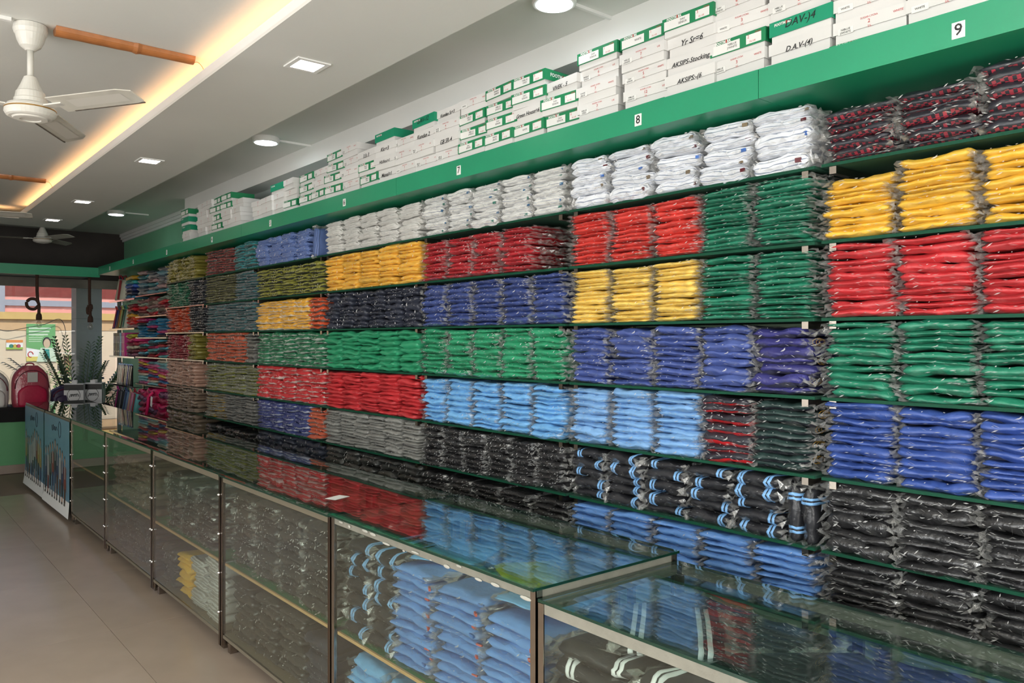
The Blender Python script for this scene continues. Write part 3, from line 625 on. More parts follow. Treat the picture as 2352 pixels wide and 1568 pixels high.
for y, nm in ((2.556,'big round surface light cut by the picture top'),(5.71,'round surface light above the bay six boxes'),(10.1,'small round surface light at the window end'),(-.5,'round surface light behind the viewer')): surface_light(y, 2.345, nm)
# ================================================================== CEILING FANS AND BAMBOO
FANW = mat('fan_enamel', (222,220,212), .35, var=.05, vscale=12); BLADE = mat('fan_blade', (196,193,182), .45, var=.10, vscale=9)
DIRT = mat('blade_dirt', (92,84,74), .8, var=.3, vscale=40)
def fan(x, y, zc, drop, angs, label):
    r = tag(empty('ceiling_fan', (x, y, zc)), label, 'fan', 'ceiling fans'); zm = -drop
    MB().lathe([(.004,0),(.067,-.002),(.070,-.026),(.064,-.043),(.061,-.046),(.054,-.073),(.042,-.098),(.026,-.110),(.020,-.116),(.004,-.117)], n=28).obj('canopy', FANW, r, smooth=False)
    MB().lathe([(.0135,-.11),(.0135,zm+.14)], n=14).obj('rod', FANW, r, smooth=True)
    MB().lathe([(.015,zm+.155),(.026,zm+.15),(.038,zm+.118),(.053,zm+.085),(.058,zm+.08),(.063,zm+.052),(.067,zm+.048),(.068,zm+.03),(.05,zm+.028)], n=28).obj('lower_canopy', FANW, r)
    MB().lathe([(.055,zm+.028),(.093,zm+.022),(.102,zm+.010),(.104,zm-.014),(.096,zm-.028),(.086,zm-.033),(.073,zm-.034),(.068,zm-.040),(.043,zm-.042),(.039,zm-.038),(.01,zm-.038)], n=36).obj('motor', FANW, r)
    MB().lathe([(.1025,zm+.006),(.1045,zm+.004),(.1048,zm+.001),(.1025,zm-.001)], n=36).obj('gold_band', mat('brass_band', (190,150,90), .3, .7), r)
    for a in angs:
        h = empty('blade', (0,0,zm+.012), (0,0,R(a))); h.parent = r
        b = MB(); out = []; n = 9
        for i in range(n):
            t = i/(n-1); xx = .155+.44*t; w0 = .062-.004*t if t < .95 else .048
            tilt = -.22; out.append([(xx, -w0*(1 if t < .96 else .6), -w0*tilt+.002), (xx, w0, w0*tilt+.002), (xx, w0, w0*tilt-.002), (xx, -w0*(1 if t < .96 else .6), -w0*tilt-.002)])
        b.rings(out); b.obj('blade_plate', BLADE, h)
        b = MB(); b.box(.10, .20, -.022, .022, -.004, .002); b.obj('blade_arm', FANW, h)
        b = MB(); tilt = -.22
        for xx0, xx1 in ((.24,.54),): b.poly([(xx0,-.03,-.03*tilt-.0028),(xx0,.03,.03*tilt-.0028),(xx1,.03,.03*tilt-.0028),(xx1,-.03,-.03*tilt-.0028)])
        b.obj('pressed_panel', mat('blade_panel', (206,203,194), .4), h)
        MB().box(.2, .59, .055, .0625, -.0165, -.0112).obj('dust_edge', DIRT, h)
fan(.61, 4.16, 3.014, .385, (-58, 61, 182), 'white three-blade ceiling fan with bamboo conduit, fully shown')
fan(.60, 8.08, 3.014, .36, (-14, 106, 226), 'ceiling fan of which one blade tip enters the picture')
fan(1.77, 11.2, 3.09, .27, (-70, 50, 170), 'small white ceiling fan against the brown wall')
BAM = mat('bamboo', (176,112,64), .38, var=.22, vscale=16, coat=.3)
def bamboo(x0, x1, y, label):
    b = MB(); out = []; L = x1-x0
    for i in range(33):
        t = i/32; x = x0+L*t; node = math.exp(-((t-.57)/.012)**2)*.007
        rr = .034-.004*t+node+.0012*nz(t*9, y, 0)
        out.append([(x, y+rr*1.15*math.cos(a), 3.013-rr*1.1*math.sin(a)) for a in [math.pi*k/12 for k in range(13)]])
    b.rings(out); o = b.obj('bamboo_conduit', BAM, None, smooth=False); tag(o, label, 'bamboo', 'split bamboo conduits')
    MB().tube(smooth_path([(x1,y,2.99),(x1+.02,y-.005,2.995),(x1+.04,y-.01,2.975),(x1+.055,y-.012,2.94)]), .0018, 5).obj('wire', mat('wire_tan', (200,150,100), .5), o)
    return o
bamboo(.70, 1.315, 4.12, 'split bamboo conduit running from the large fan to the cove')
bamboo(.70, 1.30, 8.08, 'shorter-looking split bamboo conduit further along the ceiling')
cd = boxo('cable_trunking', -.6, .53, -.012, .012, -.016, 0, WHITE, None, (0, 4.12, 3.0138)); tag(cd, 'white cable trunking ending at the large fan', 'trunking')
# ================================================================== WINDOW-END BAYS: BAGS, FOLDERS, POUCHES
r = tag(empty('shelving_bay', (XW+.06, 9.35, 0)), 'shelving of folded bags between the cardigans and the glass shelves', 'shelving')
for z in (2.10, 1.86, 1.62, 1.40, 1.09): 
    s = boxo('shelf', -.42, 0, -.60, .60, z-.012, z, SHELF, r); boxo('front_edge', -.424, -.42, -.60, .60, z-.0125, z, STEEL, s)
boxo('shelf', -.42, 0, -.60, .60, .69, .702, SHELF, r); boxo('plinth', -.40, 0, -.6, .6, 0, .08, SHELF, r)
for sg in (-1, 1): boxo('upright', -.012, .006, sg*.56-.02, sg*.56+.02, .05, 2.4, STEEL, r)
r = tag(empty('glass_shelving', (XW+.06, 10.56, 0)), 'glass and chrome shelving with tote bags next to the window', 'shelving')
GL = (2.08, 1.73, 1.39, 1.04)
for z in GL: 
    s = MB().box(-.42, 0, -.58, .60, z-.008, z, 1, 0).obj('shelf', [GLASS, GEDGE], r); boxo('front_rail', -.43, -.42, -.58, .60, z-.016, z+.004, CHROME, s)
boxo('shelf', -.42, 0, -.58, .6, .69, .70, SHELF, r)
for sg in (-1, 1): boxo('upright', -.03, -.01, sg*.58-.02, sg*.58+.02, .05, 2.4, STEEL, r); boxo('leg', -.41, -.39, sg*.56-.012, sg*.56+.012, 0, .69, STEEL, r)
FM = {}
def folded_bag(col, x, y, z, wd, dep, h, label, v=0, group=None):
    key = (col, v)
    if key not in FM: FM[key] = loft('folded_bag', .225, .30, T0, 90+v+len(FM), mat('bagcloth_%d_%d_%d' % col, col, .55, bump=.3, var=.15, vscale=12, coat=.2), amp=1.3)
    o = new('folded_bag', FM[key], None, (x+dep/2, y, z+h/2+.001), (0,0,R(-90+rnd.uniform(-3,3))), (wd/.225, dep/.3, h/T0)); tag(o, label, 'bag', group)
    if rnd.random() < .5: new('strap', MB().tube(smooth_path([(-.06,-.15,.004),(-.03,-.165,0),(.03,-.163,-.003),(.07,-.152,.002)]), .004, 5).me('strap', mat('bagstrap_%d_%d_%d' % col, tuple(int(c*.6) for c in col), .6)), o)
    return o
PAL = {0: [(120,124,128),(70,80,92),(86,130,146),(110,110,116),(40,120,130),(150,120,124)], 1: [(128,112,100),(110,24,40),(176,20,40),(122,142,128),(134,94,96)],
       2: [(30,110,150),(36,126,168),(52,140,186),(30,120,160),(28,28,36),(168,34,104)], 3: [(28,34,46),(90,176,200),(176,24,38),(24,26,30),(60,156,160),(196,50,104)],
       4: [(206,110,150),(120,170,180),(126,184,190),(200,190,170),(170,30,40),(40,110,160),(160,60,104),(208,180,60),(190,60,110)], 5: [(170,20,70),(196,20,90),(150,16,60),(110,60,96),(190,24,84)]}
CN = {0:'grey plastic-wrapped',1:'dark-red',2:'blue',3:'pink and dark',4:'multicoloured',5:'magenta'}
for si, (z, top) in enumerate(((2.10,2.38),(1.86,2.07),(1.62,1.83),(1.40,1.59),(1.09,1.37),(.702,1.05))):
    for q in range(3):
        yc = 9.72-.39*q; cols = PAL[si]; n = len(cols); h = (top-z)/n*(1-.08*((q+si) % 2))
        for i in range(n):
            c = cols[(i+q*2) % n]
            folded_bag(c, XS+.03, yc, z+h*i, .34, .30, h, '%s folded bag, %s from bottom, %s pile, %s board beside the glass shelving' % (CN[si], ORD[i], ORD[q], ORD[si]), v=i % 2, group='folded bags by the window')
# tote bags on the two upper glass shelves
def tote(x, y, z, wd, h, c1, c2, label, tilt=0):
    r = tag(empty('tote_bag', (x, y, z), (0, R(tilt), R(-90))), label, 'bag', 'tote bags by the window'); m1 = mat('tote_%d_%d_%d' % c1, c1, .7, var=.12); m2 = mat('tote_%d_%d_%d' % c2, c2, .7, var=.12)
    rg = []
    for i in range(7):
        t = i/6; w0 = wd/2*(1-.18*t); d0 = .055*(1-.75*t)+.008
        rg.append([(w0*math.copysign(abs(math.cos(a))**.5, math.cos(a)), d0*math.copysign(abs(math.sin(a))**.6, math.sin(a)), h*t) for a in [2*math.pi*k/16 for k in range(16)]])
    MB().rings(rg).obj('bag_body', m1, r, smooth=True)
    b = MB(); b.poly([(-.02*wd, -.062, 0.02), (.22*wd, -.060, .02), (.16*wd, -.03, h*.97), (-.10*wd, -.03, h*.97)]); b.poly([(.22*wd,-.058,.02),(-.02*wd,-.060,.02),(-.10*wd,-.028,h*.97),(.16*wd,-.028,h*.97)]); b.obj('printed_panel', m2, r)
    for s in (-1, 1): MB().tube(smooth_path([(-.2*wd, s*.012, h*.95), (-.16*wd, s*.03, h*1.14), (.1*wd, s*.03, h*1.16), (.17*wd, s*.012, h*.95)]), .007, 6).obj('handle', m2, r, smooth=True)
tote(XS+.10, 10.86, 2.081, .40, .27, (196,196,180), (150,22,40), 'cream tote bag with a red strap by the window', 6)
tote(XS+.16, 11.06, 2.081, .30, .25, (50,96,110), (40,60,140), 'dark-teal tote bag behind the cream tote', 4)
for i, c in enumerate([(84,150,196),(20,30,60),(30,40,96),(46,90,180),(40,150,150),(180,140,40)]):
    folded_bag(c, XS+.04, 10.32, 2.081+.046*i, .36, .28, .044, '%s folded bag in the pile beside the cream tote, %s from bottom' % (('light-blue','black','navy','blue','turquoise','mustard')[i], ORD[i]), v=i % 2, group='pile beside the cream tote')
for i, (c1, c2, nm) in enumerate([((38,42,110),(200,60,60),'navy'),((168,120,60),(70,70,90),'tan'),((60,70,52),(170,190,120),'olive'),((176,178,164),(40,120,110),'pale-grey')]):
    tote(XS+.08, 10.98-.15*i, 1.731, .17, .24, c1, c2, '%s patterned tote bag on the second glass shelf' % nm, 5)
for i, c in enumerate([(150,110,116),(200,40,44),(206,70,40),(214,160,40),(36,28,30),(190,30,40),(120,24,40)]):
    folded_bag(c, XS+.04, 10.25, 1.731+.042*i, .34, .28, .04, '%s folded bag beneath the dark-red pile, %s from glass shelf' % (('mauve','red','orange','yellow','black','scarlet','maroon')[i], ORD[i]), v=i % 2, group='pile on the second glass shelf')
# slim folders upright on the third glass shelf, pouches on the lowest
for i, c in enumerate([(120,120,118),(60,40,36),(84,92,48),(20,20,22),(22,22,24),(84,176,206),(96,44,120),(190,40,110),(200,60,140)]):
    nm = ('grey','brown','moss-green','black','jet-black','cyan','purple','magenta','pink')[i]
    o = tag(boxo('folder', -.018, .018, -.13, .13, 0, .29, mat('folder_%d' % i, c, .35), None, (XS+.17, 11.04-.062*i, 1.391), (0,0,R(-90))), '%s upright folder on the third glass shelf' % nm, 'folder', 'upright folders')
    boxo('spine_label', -.010, .010, -.1312, -.1301, .16, .25, mat('folder_label', (214,214,216), .4), o); MB().lathe([(.006,0),(.012,.001),(.012,.003)], n=10).obj('finger_ring', CHROME, o, (0,-.1301,.06), (R(90),0,0))
for i, c in enumerate([(140,90,110),(120,60,70),(206,200,176),(150,36,60),(196,40,110),(190,190,60)]):
    folded_bag(c, XS+.04, 10.27, 1.391+.045*i, .34, .28, .043, '%s folded bag next to the folders, %s from glass shelf' % (('mauve','wine','cream','crimson','fuchsia','lime')[i], ORD[i]), v=i % 2, group='pile next to the folders')
for i, c in enumerate([(176,170,160),(196,194,186),(188,186,182),(30,30,32),(156,150,120),(38,50,120),(60,60,64),(26,26,28)]):
    nm = ('warm-grey','pearl','silver','black red-striped','khaki','navy dotted','graphite','matte-black')[i]
    h = empty('pencil_pouch', (XS+.10, 11.05-.085*i, 1.042), (0, R(12), R(-90))); tag(h, '%s shiny pouch leaning on the lowest glass shelf' % nm, 'pouch', 'pouches on the lowest glass shelf')
    rg = [[(.038*math.copysign(abs(math.cos(a))**.4, math.cos(a))*(1-.1*t), (.02-.012*t)*math.sin(a), .25*t) for a in [2*math.pi*k/12 for k in range(12)]] for t in (0,.05,.3,.6,.9,1)]
    MB().rings(rg).obj('pouch_body', mat('pouch_%d' % i, c, .25, .25 if i < 3 else 0, coat=.8, bump=.4), h, smooth=True)
    MB().tube([(-.034,0,.252),(.034,0,.252)], .004, 6).obj('zipper', CHROME, h)
    if i == 3: MB().box(-.02,-.012,-.0215,-.0205,.02,.2).box(.01,.018,-.0215,-.0205,.02,.2).obj('stripe', mat('pouch_red', (190,60,40), .4), h)
# children's bags standing on the bottom board
for i, (c1, c2, nm) in enumerate([((60,60,64),(190,60,140),'charcoal'),((40,42,46),(140,140,144),'black'),((120,150,180),(70,90,140),'pale-blue'),((206,130,160),(230,190,160),'pink'),((110,186,190),(170,40,60),'turquoise')]):
    tote(XS+.10, 11.0-.2*i, .701, .2, .26, c1, c2, '%s child bag standing below the lowest glass shelf' % nm, 6)
# pink strap with price tag hanging from the magenta pile
st = MB().tube(smooth_path([(XS+.02,9.22,1.02),(XS-.02,9.24,.97),(XS-.025,9.27,.86),(XS-.03,9.31,.77)]), .016, 6).obj('hanging_strap', mat('pink_strap', (204,24,92), .6), None, smooth=True); tag(st, 'magenta strap hanging from the pile at the window end', 'strap')
pt_ = boxo('price_tag', -.03, .03, -.001, .001, -.11, 0, PAPER, st, (XS-.03, 9.10, .98), (0, R(12), R(-90)))
# ================================================================== WINDOW LEDGE: BACKPACKS, BOXED KITS
def backpack(x, y, z, wd, h, dp, col, label, rz=0, bag=True, small=False):
    r = tag(empty('backpack', (x, y, z), (0,0,R(rz))), label, 'backpack', 'backpacks on the window ledge'); m = mat('pack_%d_%d_%d' % col, col, .5, bump=.3, var=.12)
    def body(wd, h, dp, yo, zo=0): 
        rg = []
        for i in range(11):
            t = i/10; k = (1-max(0,(t-.55)/.45)**2.6*.62)*(.94+.06*min(1,t*6)); 
            rg.append([(wd/2*k*math.copysign(abs(math.cos(a))**.55, math.cos(a)), yo+dp/2*(1-.3*t*t)*math.copysign(abs(math.sin(a))**.6, math.sin(a)), zo+h*t) for a in [2*math.pi*j/20 for j in range(20)]])
        return MB().rings(rg)
    body(wd, h, dp, 0).obj('main_compartment', m, r, smooth=True)
    body(wd*.8, h*.5, dp*.4, -dp*.5, .01).obj('front_pocket', m, r, smooth=True)
    zp = [(wd*.46*math.cos(a), -dp*.42, h*.45+h*.44*math.sin(a)) for a in [math.pi*k/12 for k in range(13)]]
    MB().tube(zp, .006, 6).obj('zipper', mat('pack_zip', tuple(int(c*.55) for c in col), .4), r, smooth=True)
    MB().tube(smooth_path([(-.05,.02,h*.99),(-.03,.02,h*1.05),(.03,.02,h*1.05),(.05,.02,h*.99)]), .009, 6).obj('grab_handle', m, r, smooth=True)
    if not small: boxo('hangtag', -.055, .055, -.0015, .0015, -.06, .06, mat('grey_tag', (190,188,184), .4), r, (0, -dp*.5, h*.72))
    if bag: body(wd*1.08, h*1.06, dp*1.1, 0, -.002).obj('plastic_cover', FILM, r, smooth=True)
backpack(1.66, 11.34, .776, .40, .50, .2, (176,24,66), 'crimson backpack in clear plastic on the window ledge', 6)
backpack(1.26, 11.45, .776, .38, .44, .2, (206,204,200), 'pale backpack wrapped in clear plastic beside the crimson one', -8)
backpack(2.05, 11.46, .776, .34, .22, .22, (52,38,70), 'low dark-purple backpack beside the crimson one', 10, bag=False, small=True)
def kit(x, y, z, label):
    r = tag(boxo('boxed_kit', -.115, .115, -.03, .03, 0, .26, mat('kit_card', (212,212,214), .4), None, (x, y, z), (0,0,R(-30))), label, 'box', 'boxed kits on the window ledge')
    boxo('printed_header', -.115, .115, -.0312, -.0302, .18, .25, DARK, r); MB().tube([(.075*math.cos(a*math.pi/10), -.0312, .115+.085*math.sin(a*math.pi/10)) for a in range(21)], .003, 5).obj('printed_ring', INK, r)
    for k in range(5): MB().tube(smooth_path([(-.05+.02*k, -.0312, .09+.01*k), (-.03+.02*k, -.0312, .13), (-.02+.02*k, -.0312, .10)]), .004, 5).obj('printed_motif', INK, r)
    boxo('hang_tab', -.03, .03, -.012, -.006, .26, .30, mat('kit_card', (212,212,214)), r)
for i, (x, y) in enumerate(((2.14, 11.3), (2.36, 11.34), (2.18, 11.46), (2.42, 11.5))): kit(x, y, .777, 'black and white boxed kit, %s on the window ledge' % ('front of the first pair','front of the second pair','rear of the first pair','rear of the second pair')[i])
# ================================================================== PENDANT ROPE LAMPS
ROPE = mat('rope', (66,44,34), .9, bump=.6, bscale=80); BULB = thin('bulb_glass', (.95,.93,.9), .06, .8, .02, .05)
def pendant(x, y, ztop, loop, L, label):
    r = tag(empty('pendant_lamp', (x, y, ztop)), label, 'pendant lamp', 'rope pendant lamps')
    MB().lathe([(.004,0),(.055,-.002),(.055,-.014),(.02,-.02),(.004,-.02)], n=20).obj('ceiling_rose', DARK, r)
    if loop:
        pts = [(0,0,-.02),(0,0,-.2),(.005,0,-L*.62),(.012,.0,-L*.72)]
        lp = [(.02+(-.065)*1+.065*math.cos(a)-.0, .018*math.sin(a/2), -L*.76+.065*math.sin(a)) for a in [0,1,2,3,4,5,6]]
        pts = pts+[(p[0]+.0, p[1], p[2]) for p in lp]+[(.02,0,-L*.86),(.02,0,-L)]
    else:
        pts = [(0,0,-.02),(0,0,-.3),(.002,0,-L*.7),(-.02,.01,-L*.8),(-.012,.02,-L*.93),(.02,-.01,-L*.82),(.012,-.015,-L*.72),(.006,0,-L*.86),(.01,0,-L)]
    MB().tube(smooth_path(pts), .018, 8).obj('rope', ROPE, r, smooth=True)
    ex = pts[-1][0]
    MB().lathe([(.018,-L+.01),(.03,-L-.01),(.034,-L-.05),(.032,-L-.075),(.01,-L-.076)], c=(ex,0,0), n=16).obj('socket', ROPE, r)
    MB().lathe([(.012,-L-.076),(.016,-L-.09),(.03,-L-.115),(.034,-L-.135),(.026,-L-.16),(.01,-L-.172),(.001,-L-.173)], c=(ex,0,0), n=16).obj('bulb', BULB, r, smooth=True)
    MB().tube([(ex-.01,0,-L-.09),(ex-.008,0,-L-.13),(ex,0,-L-.12),(ex+.008,0,-L-.13),(ex+.01,0,-L-.09)], .0015, 4).obj('filament', mat('filament', (150,110,70), .4, .5), r)
pendant(1.72, 11.25, 2.412, True, .50, 'rope pendant lamp with a side loop in front of the green poster')
pendant(2.30, 11.25, 2.412, False, .52, 'knotted rope pendant lamp in front of the grey pillar')
# ================================================================== OUTDOORS
out = struct(boxo('ground_outside', -14, 16, 12.4, 30, -.35, -.15, mat('paving', (170,160,146), .8, var=.1)))
roof = struct(boxo('roof_overhang', -4, 4, 12.4, 13.6, 2.62, 2.8, mat('overhang', (140,138,132), .8)))
cw = tag(empty('compound_wall', (3, 17, -.15)), 'cream boundary wall with ochre coping outside the window', 'wall')
boxo('lower_wall', -9, 9, 0, .2, 0, 1.92, mat('cream_plaster', (226,206,176), .8, var=.05, vscale=3), cw)
boxo('tan_band', -9, 9, -.01, .2, 1.92, 2.12, mat('tan_plaster', (214,176,132), .8, var=.06, vscale=6), cw)
boxo('coping', -9, 9, -.06, .26, 2.12, 2.25, mat('ochre_coping', (216,180,112), .8), cw)
bd = tag(empty('pink_building', (3, 22, -.15)), 'pink building with maroon band beyond the boundary wall', 'building')
boxo('wall', -12, 12, 0, 6, 0, 2.78, mat('pink_plaster', (244,166,150), .8, var=.04), bd); boxo('maroon_band', -12, 12, -.02, 6, 2.78, 4.6, mat('maroon_plaster', (132,58,50), .8, var=.15, vscale=5), bd)
boxo('grey_column', -.72, -.3, -.07, 0, 2.3, 4.6, mat('grey_plaster', (158,160,168), .7), bd); boxo('grey_beam', -.3, 8, -.05, 0, 2.55, 2.69, mat('grey_plaster', (158,160,168), .7), bd)
boxo('maroon_pier', -.72, -.3, -.05, 0, 1.5, 2.3, mat('maroon_plaster', (132,58,50)), bd)
pl = tag(boxo('pillar', -.17, .17, -.17, .17, 0, 2.77, mat('pillar_paint', (150,154,152), .6, var=.08, vscale=3), None, (2.66, 13.2, -.15)), 'square grey pillar just outside the window', 'pillar')
for z in (.6, 1.35, 2.05): boxo('joint', -.171, .171, -.171, .171, z, z+.006, mat('pillar_joint', (120,124,122), .7), pl)
def sign(x, z, wd, h, label, builder):
    r = tag(boxo('wall_poster', -wd/2, wd/2, -.006, 0, 0, h, PAPER, None, (x, 16.985, z)), label, 'poster', 'posters on the boundary wall'); builder(r, wd, h)
PG = mat('poster_green', (112,172,108), .5)
def green_poster(r, wd, h):
    MB().poly([(-wd/2,-.007,h),(-wd/2,-.007,h*.36),(wd*.1,-.007,h*.28),(wd/2,-.007,h*.34),(wd/2,-.007,h)][::1]).obj('green_field', PG, r)
    boxo('yellow_strip', -wd/2, wd/2, -.008, -.006, 0, h*.12, mat('poster_yellow', (220,204,110), .5), r)
    for k in range(3): boxo('lettering', -wd*.42, wd*(.34-.05*k), -.0085, -.007, h*(.86-.085*k), h*(.90-.085*k), mat('pale_print', (204,222,196), .6), r)
    for k in range(3): boxo('lettering', -wd*.42, wd*(.06-.03*k), -.0085, -.007, h*(.62-.05*k), h*(.635-.05*k), mat('pale_print', (204,222,196), .6), r)
    f = MB(); cx, cz = wd*.2, h*.5
    f.poly([(cx+.07*math.cos(a*math.pi/8), -.010, cz+.10*math.sin(a*math.pi/8)) for a in range(16)], 0); f.poly([(cx+.055*math.cos(a*math.pi/8), -.011, cz-.02+.085*math.sin(a*math.pi/8)) for a in range(16)], 1)
    f.poly([(cx-.17,-.009,cz-.36),(cx+.16,-.009,cz-.36),(cx+.14,-.009,cz-.10),(cx-.10,-.009,cz-.10)], 2); f.poly([(cx-.04,-.0115,cz-.30),(cx+.05,-.0115,cz-.30),(cx+.04,-.0115,cz-.13),(cx-.03,-.0115,cz-.13)], 3)
    f.obj('printed_figure', [INK, mat('skin_print', (206,180,150), .6), mat('pale_print', (204,222,196)), mat('teal_print', (40,140,130), .6)], r)
    MB().tube([(-wd*.36+.04*math.cos(a*math.pi/8), -.009, h*.18+.05*math.sin(a*math.pi/8)) for a in range(14)], .008, 4).obj('ring_mark', RED, r)
def small_sign(r, wd, h):
    boxo('orange_strip', -wd/2, wd/2, -.008, -.006, h*.72, h, mat('orange_print', (224,140,70), .5), r); boxo('green_strip', -wd/2, wd/2, -.008, -.006, 0, h*.22, mat('lime_print', (150,190,80), .5), r)
    for k, c in enumerate(((60,130,110),(200,170,80),(180,70,90))): MB().poly([(-wd*.2+wd*.22*k+.035*math.cos(a), -.009, h*.35+.035*math.sin(a)) for a in [2*math.pi*j/12 for j in range(12)]][::-1]).obj('printed_dot', mat('dot_%d' % k, c, .5), r)
sign(2.66, 1.20, .47, .69, 'green campaign poster with a boy, on the cream wall', green_poster)
sign(2.24, 1.42, .26, .17, 'small orange and green notice on the cream wall', small_sign)
def door_sign(r, wd, h): boxo('green_field', -wd/2, wd/2, -.008, -.006, 0, h, mat('sign_green', (40,140,92), .5), r)
sign(3.60, 1.52, .12, .34, 'narrow green sign beside the grey pillar', door_sign)
nb = tag(boxo('notice_board', -.15, .15, -.03, 0, 0, .34, mat('board_brown', (110,78,58), .7, var=.2, vscale=10), None, (3.19, 16.99, .95)), 'small brown wooden board on the cream wall', 'board')
for k in range(2): boxo('board_panel', -.12+.13*k, -.01+.13*k, -.032, -.0301, .05, .29, mat('board_tan', (150,120,84), .7), nb)
cb = MB().tube(smooth_path([(1.9,16.9,1.82),(2.1,16.88,1.75),(2.35,16.88,1.80),(2.7,16.88,1.88),(2.95,16.88,1.98),(3.05,16.9,1.75),(3.0,16.9,1.5),(3.1,16.9,1.28),(3.2,16.9,1.2)]), .006, 5).obj('hanging_cable', DARK, None, smooth=True); tag(cb, 'thin dark cable sagging along the cream wall', 'cable')
# plants
def leafmesh(name, blades, m): 
    b = MB()
    for p, d, L, wd, droop in blades:
        p = Vector(p); d = Vector(d).normalized(); s = d.cross(Vector((0,0,1))); s = s.normalized() if s.length > .01 else Vector((1,0,0))
        q = p+d*L*.5+Vector((0,0,-droop*L*.12)); e = p+d*L+Vector((0,0,-droop*L*.45))
        b.poly([p, q+s*wd, e, q-s*wd])
    return b.me(name, m)
PALM = mat('palm_leaf', (86,120,62), .4, var=.3, vscale=3); BUSH = mat('bush_leaf', (120,160,84), .5, var=.3, vscale=3); BUSH2 = mat('shrub_leaf', (58,88,48), .5, var=.3, vscale=3)
def palm(x, y, z, h, n, label, seed):
    rr = random.Random(seed); r = tag(empty('potted_palm', (x, y, z)), label, 'plant')
    MB().lathe([(.11,0),(.15,.02),(.18,.28),(.2,.3),(.17,.3),(.16,.26),(.01,.26)], n=20).obj('pot', mat('pot_clay', (120,82,64), .7), r)
    for k in range(n):
        a = 2*math.pi*k/n+rr.uniform(-.3,.3); lean = rr.uniform(.25,.8); pts = []
        for i in range(9):
            t = i/8; pts.append(Vector((math.cos(a)*lean*t*h*.75, math.sin(a)*lean*t*h*.16, .27+h*(t-.45*lean*t*t))))
        fr = MB().tube(pts, [.010*(1-.7*i/8) for i in range(9)], 5).obj('frond', mat('palm_stem', (96,110,60), .5), r)
        bl = []
        for i in range(3, 27):
            t = i/26; j = t*8; i0 = min(int(j), 7); p = pts[i0].lerp(pts[i0+1], j-i0); d = (pts[i0+1]-pts[i0]).normalized(); s = d.cross(Vector((0,0,1))).normalized()
            for sg in (-1, 1): bl.append((p, d*.75+s*sg*.9+Vector((0,0,.15)), .36*(1-.55*abs(t-.45)*1.6), .016, 1))
        new('leaflets', leafmesh('leaflets', bl, PALM), fr)['kind'] = 'stuff'
palm(2.5, 12.78, -.15, 1.7, 18, 'potted palm with spreading fronds outside the window', 3)
def bush(x, y, z, h, wd, n, m, label, seed):
    rr = random.Random(seed); r = tag(empty('shrub', (x, y, z)), label, 'plant'); b = MB()
    for k in range(7):
        a = rr.uniform(0,6.28); b.tube([(0,0,0),(math.cos(a)*wd*.2,math.sin(a)*wd*.2,h*.5),(math.cos(a)*wd*.42,math.sin(a)*wd*.42,h*rr.uniform(.75,1))], .008, 5)
    b.obj('stem', mat('shrub_stem', (96,84,60), .8), r)
    bl = []
    for k in range(n):
        a = rr.uniform(0,6.28); q = rr.uniform(.15,1); rad = wd*.5*math.sqrt(rr.random())*(.5+.6*math.sin(q*2.6)); dr = (math.cos(a)+rr.uniform(-.6,.6), math.sin(a)+rr.uniform(-.6,.6), rr.uniform(-.3,.8))
        bl.append(((math.cos(a)*rad, math.sin(a)*rad, h*q), dr, rr.uniform(.07,.13), .018, .6))
    o = new('foliage', leafmesh('foliage', bl, m), r); o['kind'] = 'stuff'
bush(2.72, 15.7, -.15, 1.25, .9, 420, BUSH, 'sunlit leafy shrub before the cream wall', 1)
bush(3.05, 16.3, -.15, 1.6, .55, 260, BUSH, 'tall yellow-green shrub behind the palm', 5)
bush(3.12, 13.0, -.15, 1.05, .56, 420, BUSH2, 'dark shrub between the palm and the glass shelving', 2)
bush(2.08, 13.15, -.15, .85, .7, 300, BUSH2, 'low dark shrub behind the boxed kits', 4)
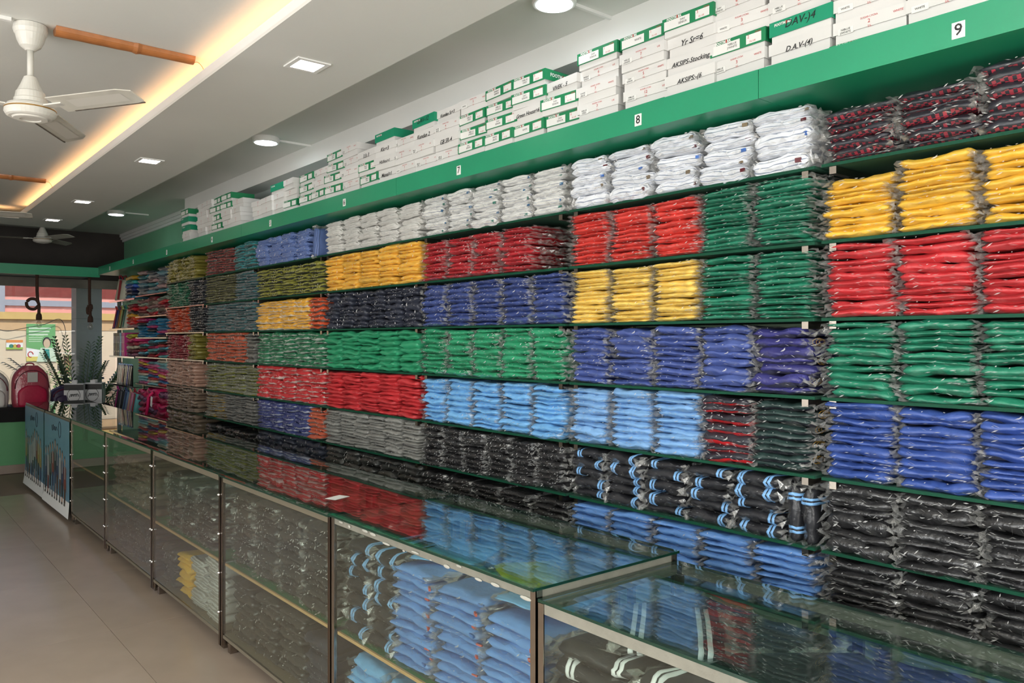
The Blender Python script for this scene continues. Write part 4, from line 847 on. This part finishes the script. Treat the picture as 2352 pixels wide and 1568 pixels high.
# motor scooter and car
sr = tag(empty('scooter', (2.72, 14.45, -.15), (0,0,R(65))), 'parked red and grey scooter among the plants', 'scooter')
for xx in (-.6, .6): MB().rings([[(xx+(.21+.05*math.cos(b2))*math.cos(a), .05*math.sin(b2), .26+(.21+.05*math.cos(b2))*math.sin(a)) for b2 in [2*math.pi*j/8 for j in range(8)]] for a in [2*math.pi*k/20 for k in range(21)]], cap=False).obj('tyre', DARK, sr, smooth=True)
SR = mat('scooter_red', (176,36,38), .25, coat=.6)
MB().rings([[(x, w0*math.cos(a), z+hh*math.sin(a)) for a in [2*math.pi*j/12 for j in range(12)]] for x, z, w0, hh in ((-.85,.62,.03,.04),(-.6,.62,.12,.12),(-.2,.58,.14,.14),(.1,.42,.13,.08),(.4,.42,.13,.06),(.5,.6,.14,.16),(.55,.9,.09,.1),(.52,.98,.03,.03))]).obj('body', SR, sr, smooth=True)
boxo('seat', -.75, -.05, -.11, .11, .74, .82, DARK, sr); MB().tube([(.5,-.34,1.10),(.47,-.15,1.06),(.46,.15,1.06),(.5,.34,1.10)], .016, 8).obj('handlebar', mat('grip', (60,62,66), .5), sr)
for s in (-1, 1): 
    m_ = MB().tube([(.47,s*.25,1.07),(.48,s*.3,1.26)], .006, 6).obj('mirror', DARK, sr); boxo('mirror_glass', .46, .475, s*.3-.06, s*.3+.06, 1.24, 1.32, CHROME, m_)
boxo('leg_shield', .56, .60, -.18, .18, .35, .95, SR, sr)
car = tag(empty('car', (4.2, 15.1, -.15), (0,0,R(90))), 'maroon car parked at the edge of the window view', 'car'); car.scale = (.84,.84,.95); CR = mat('car_paint', (150,32,62), .2, coat=.8)
def hull(prof, y0, y1, m, nm): 
    MB().rings([[(x, y, z) for x, z in prof] for y in (y0, y1)]).obj(nm, m, car)
hull([(-2,.25),(2,.25),(2.05,.6),(1.9,.82),(1.1,.9),(-1.3,.92),(-2.0,.85),(-2.05,.5)], -.8, .8, CR, 'body'); hull([(-1.25,.92),(1.05,.9),(.5,1.36),(-.9,1.38)], -.68, .68, mat('car_glass', (40,44,46), .1), 'window_band'); hull([(-.98,1.36),(.55,1.34),(.4,1.42),(-.8,1.44)], -.66, .66, CR, 'roof')
for xx in (-1.3, 1.3):
    for yy in (-.8, .62): MB().lathe([(.3,0),(.32,.02),(.32,.16),(.3,.18),(.01,.18)], n=20).obj('wheel', DARK, car, (xx, yy, .32), (R(-90),0,0))
fill_bays()
upright('striped_tracksuit', 1.505, ZS[5], 'striped tracksuit packet standing on end, sixth shelf, bay eight, the inner one')
upright('striped_tracksuit', 1.447, ZS[5], 'striped tracksuit packet standing on end, sixth shelf, bay eight, the outer one')
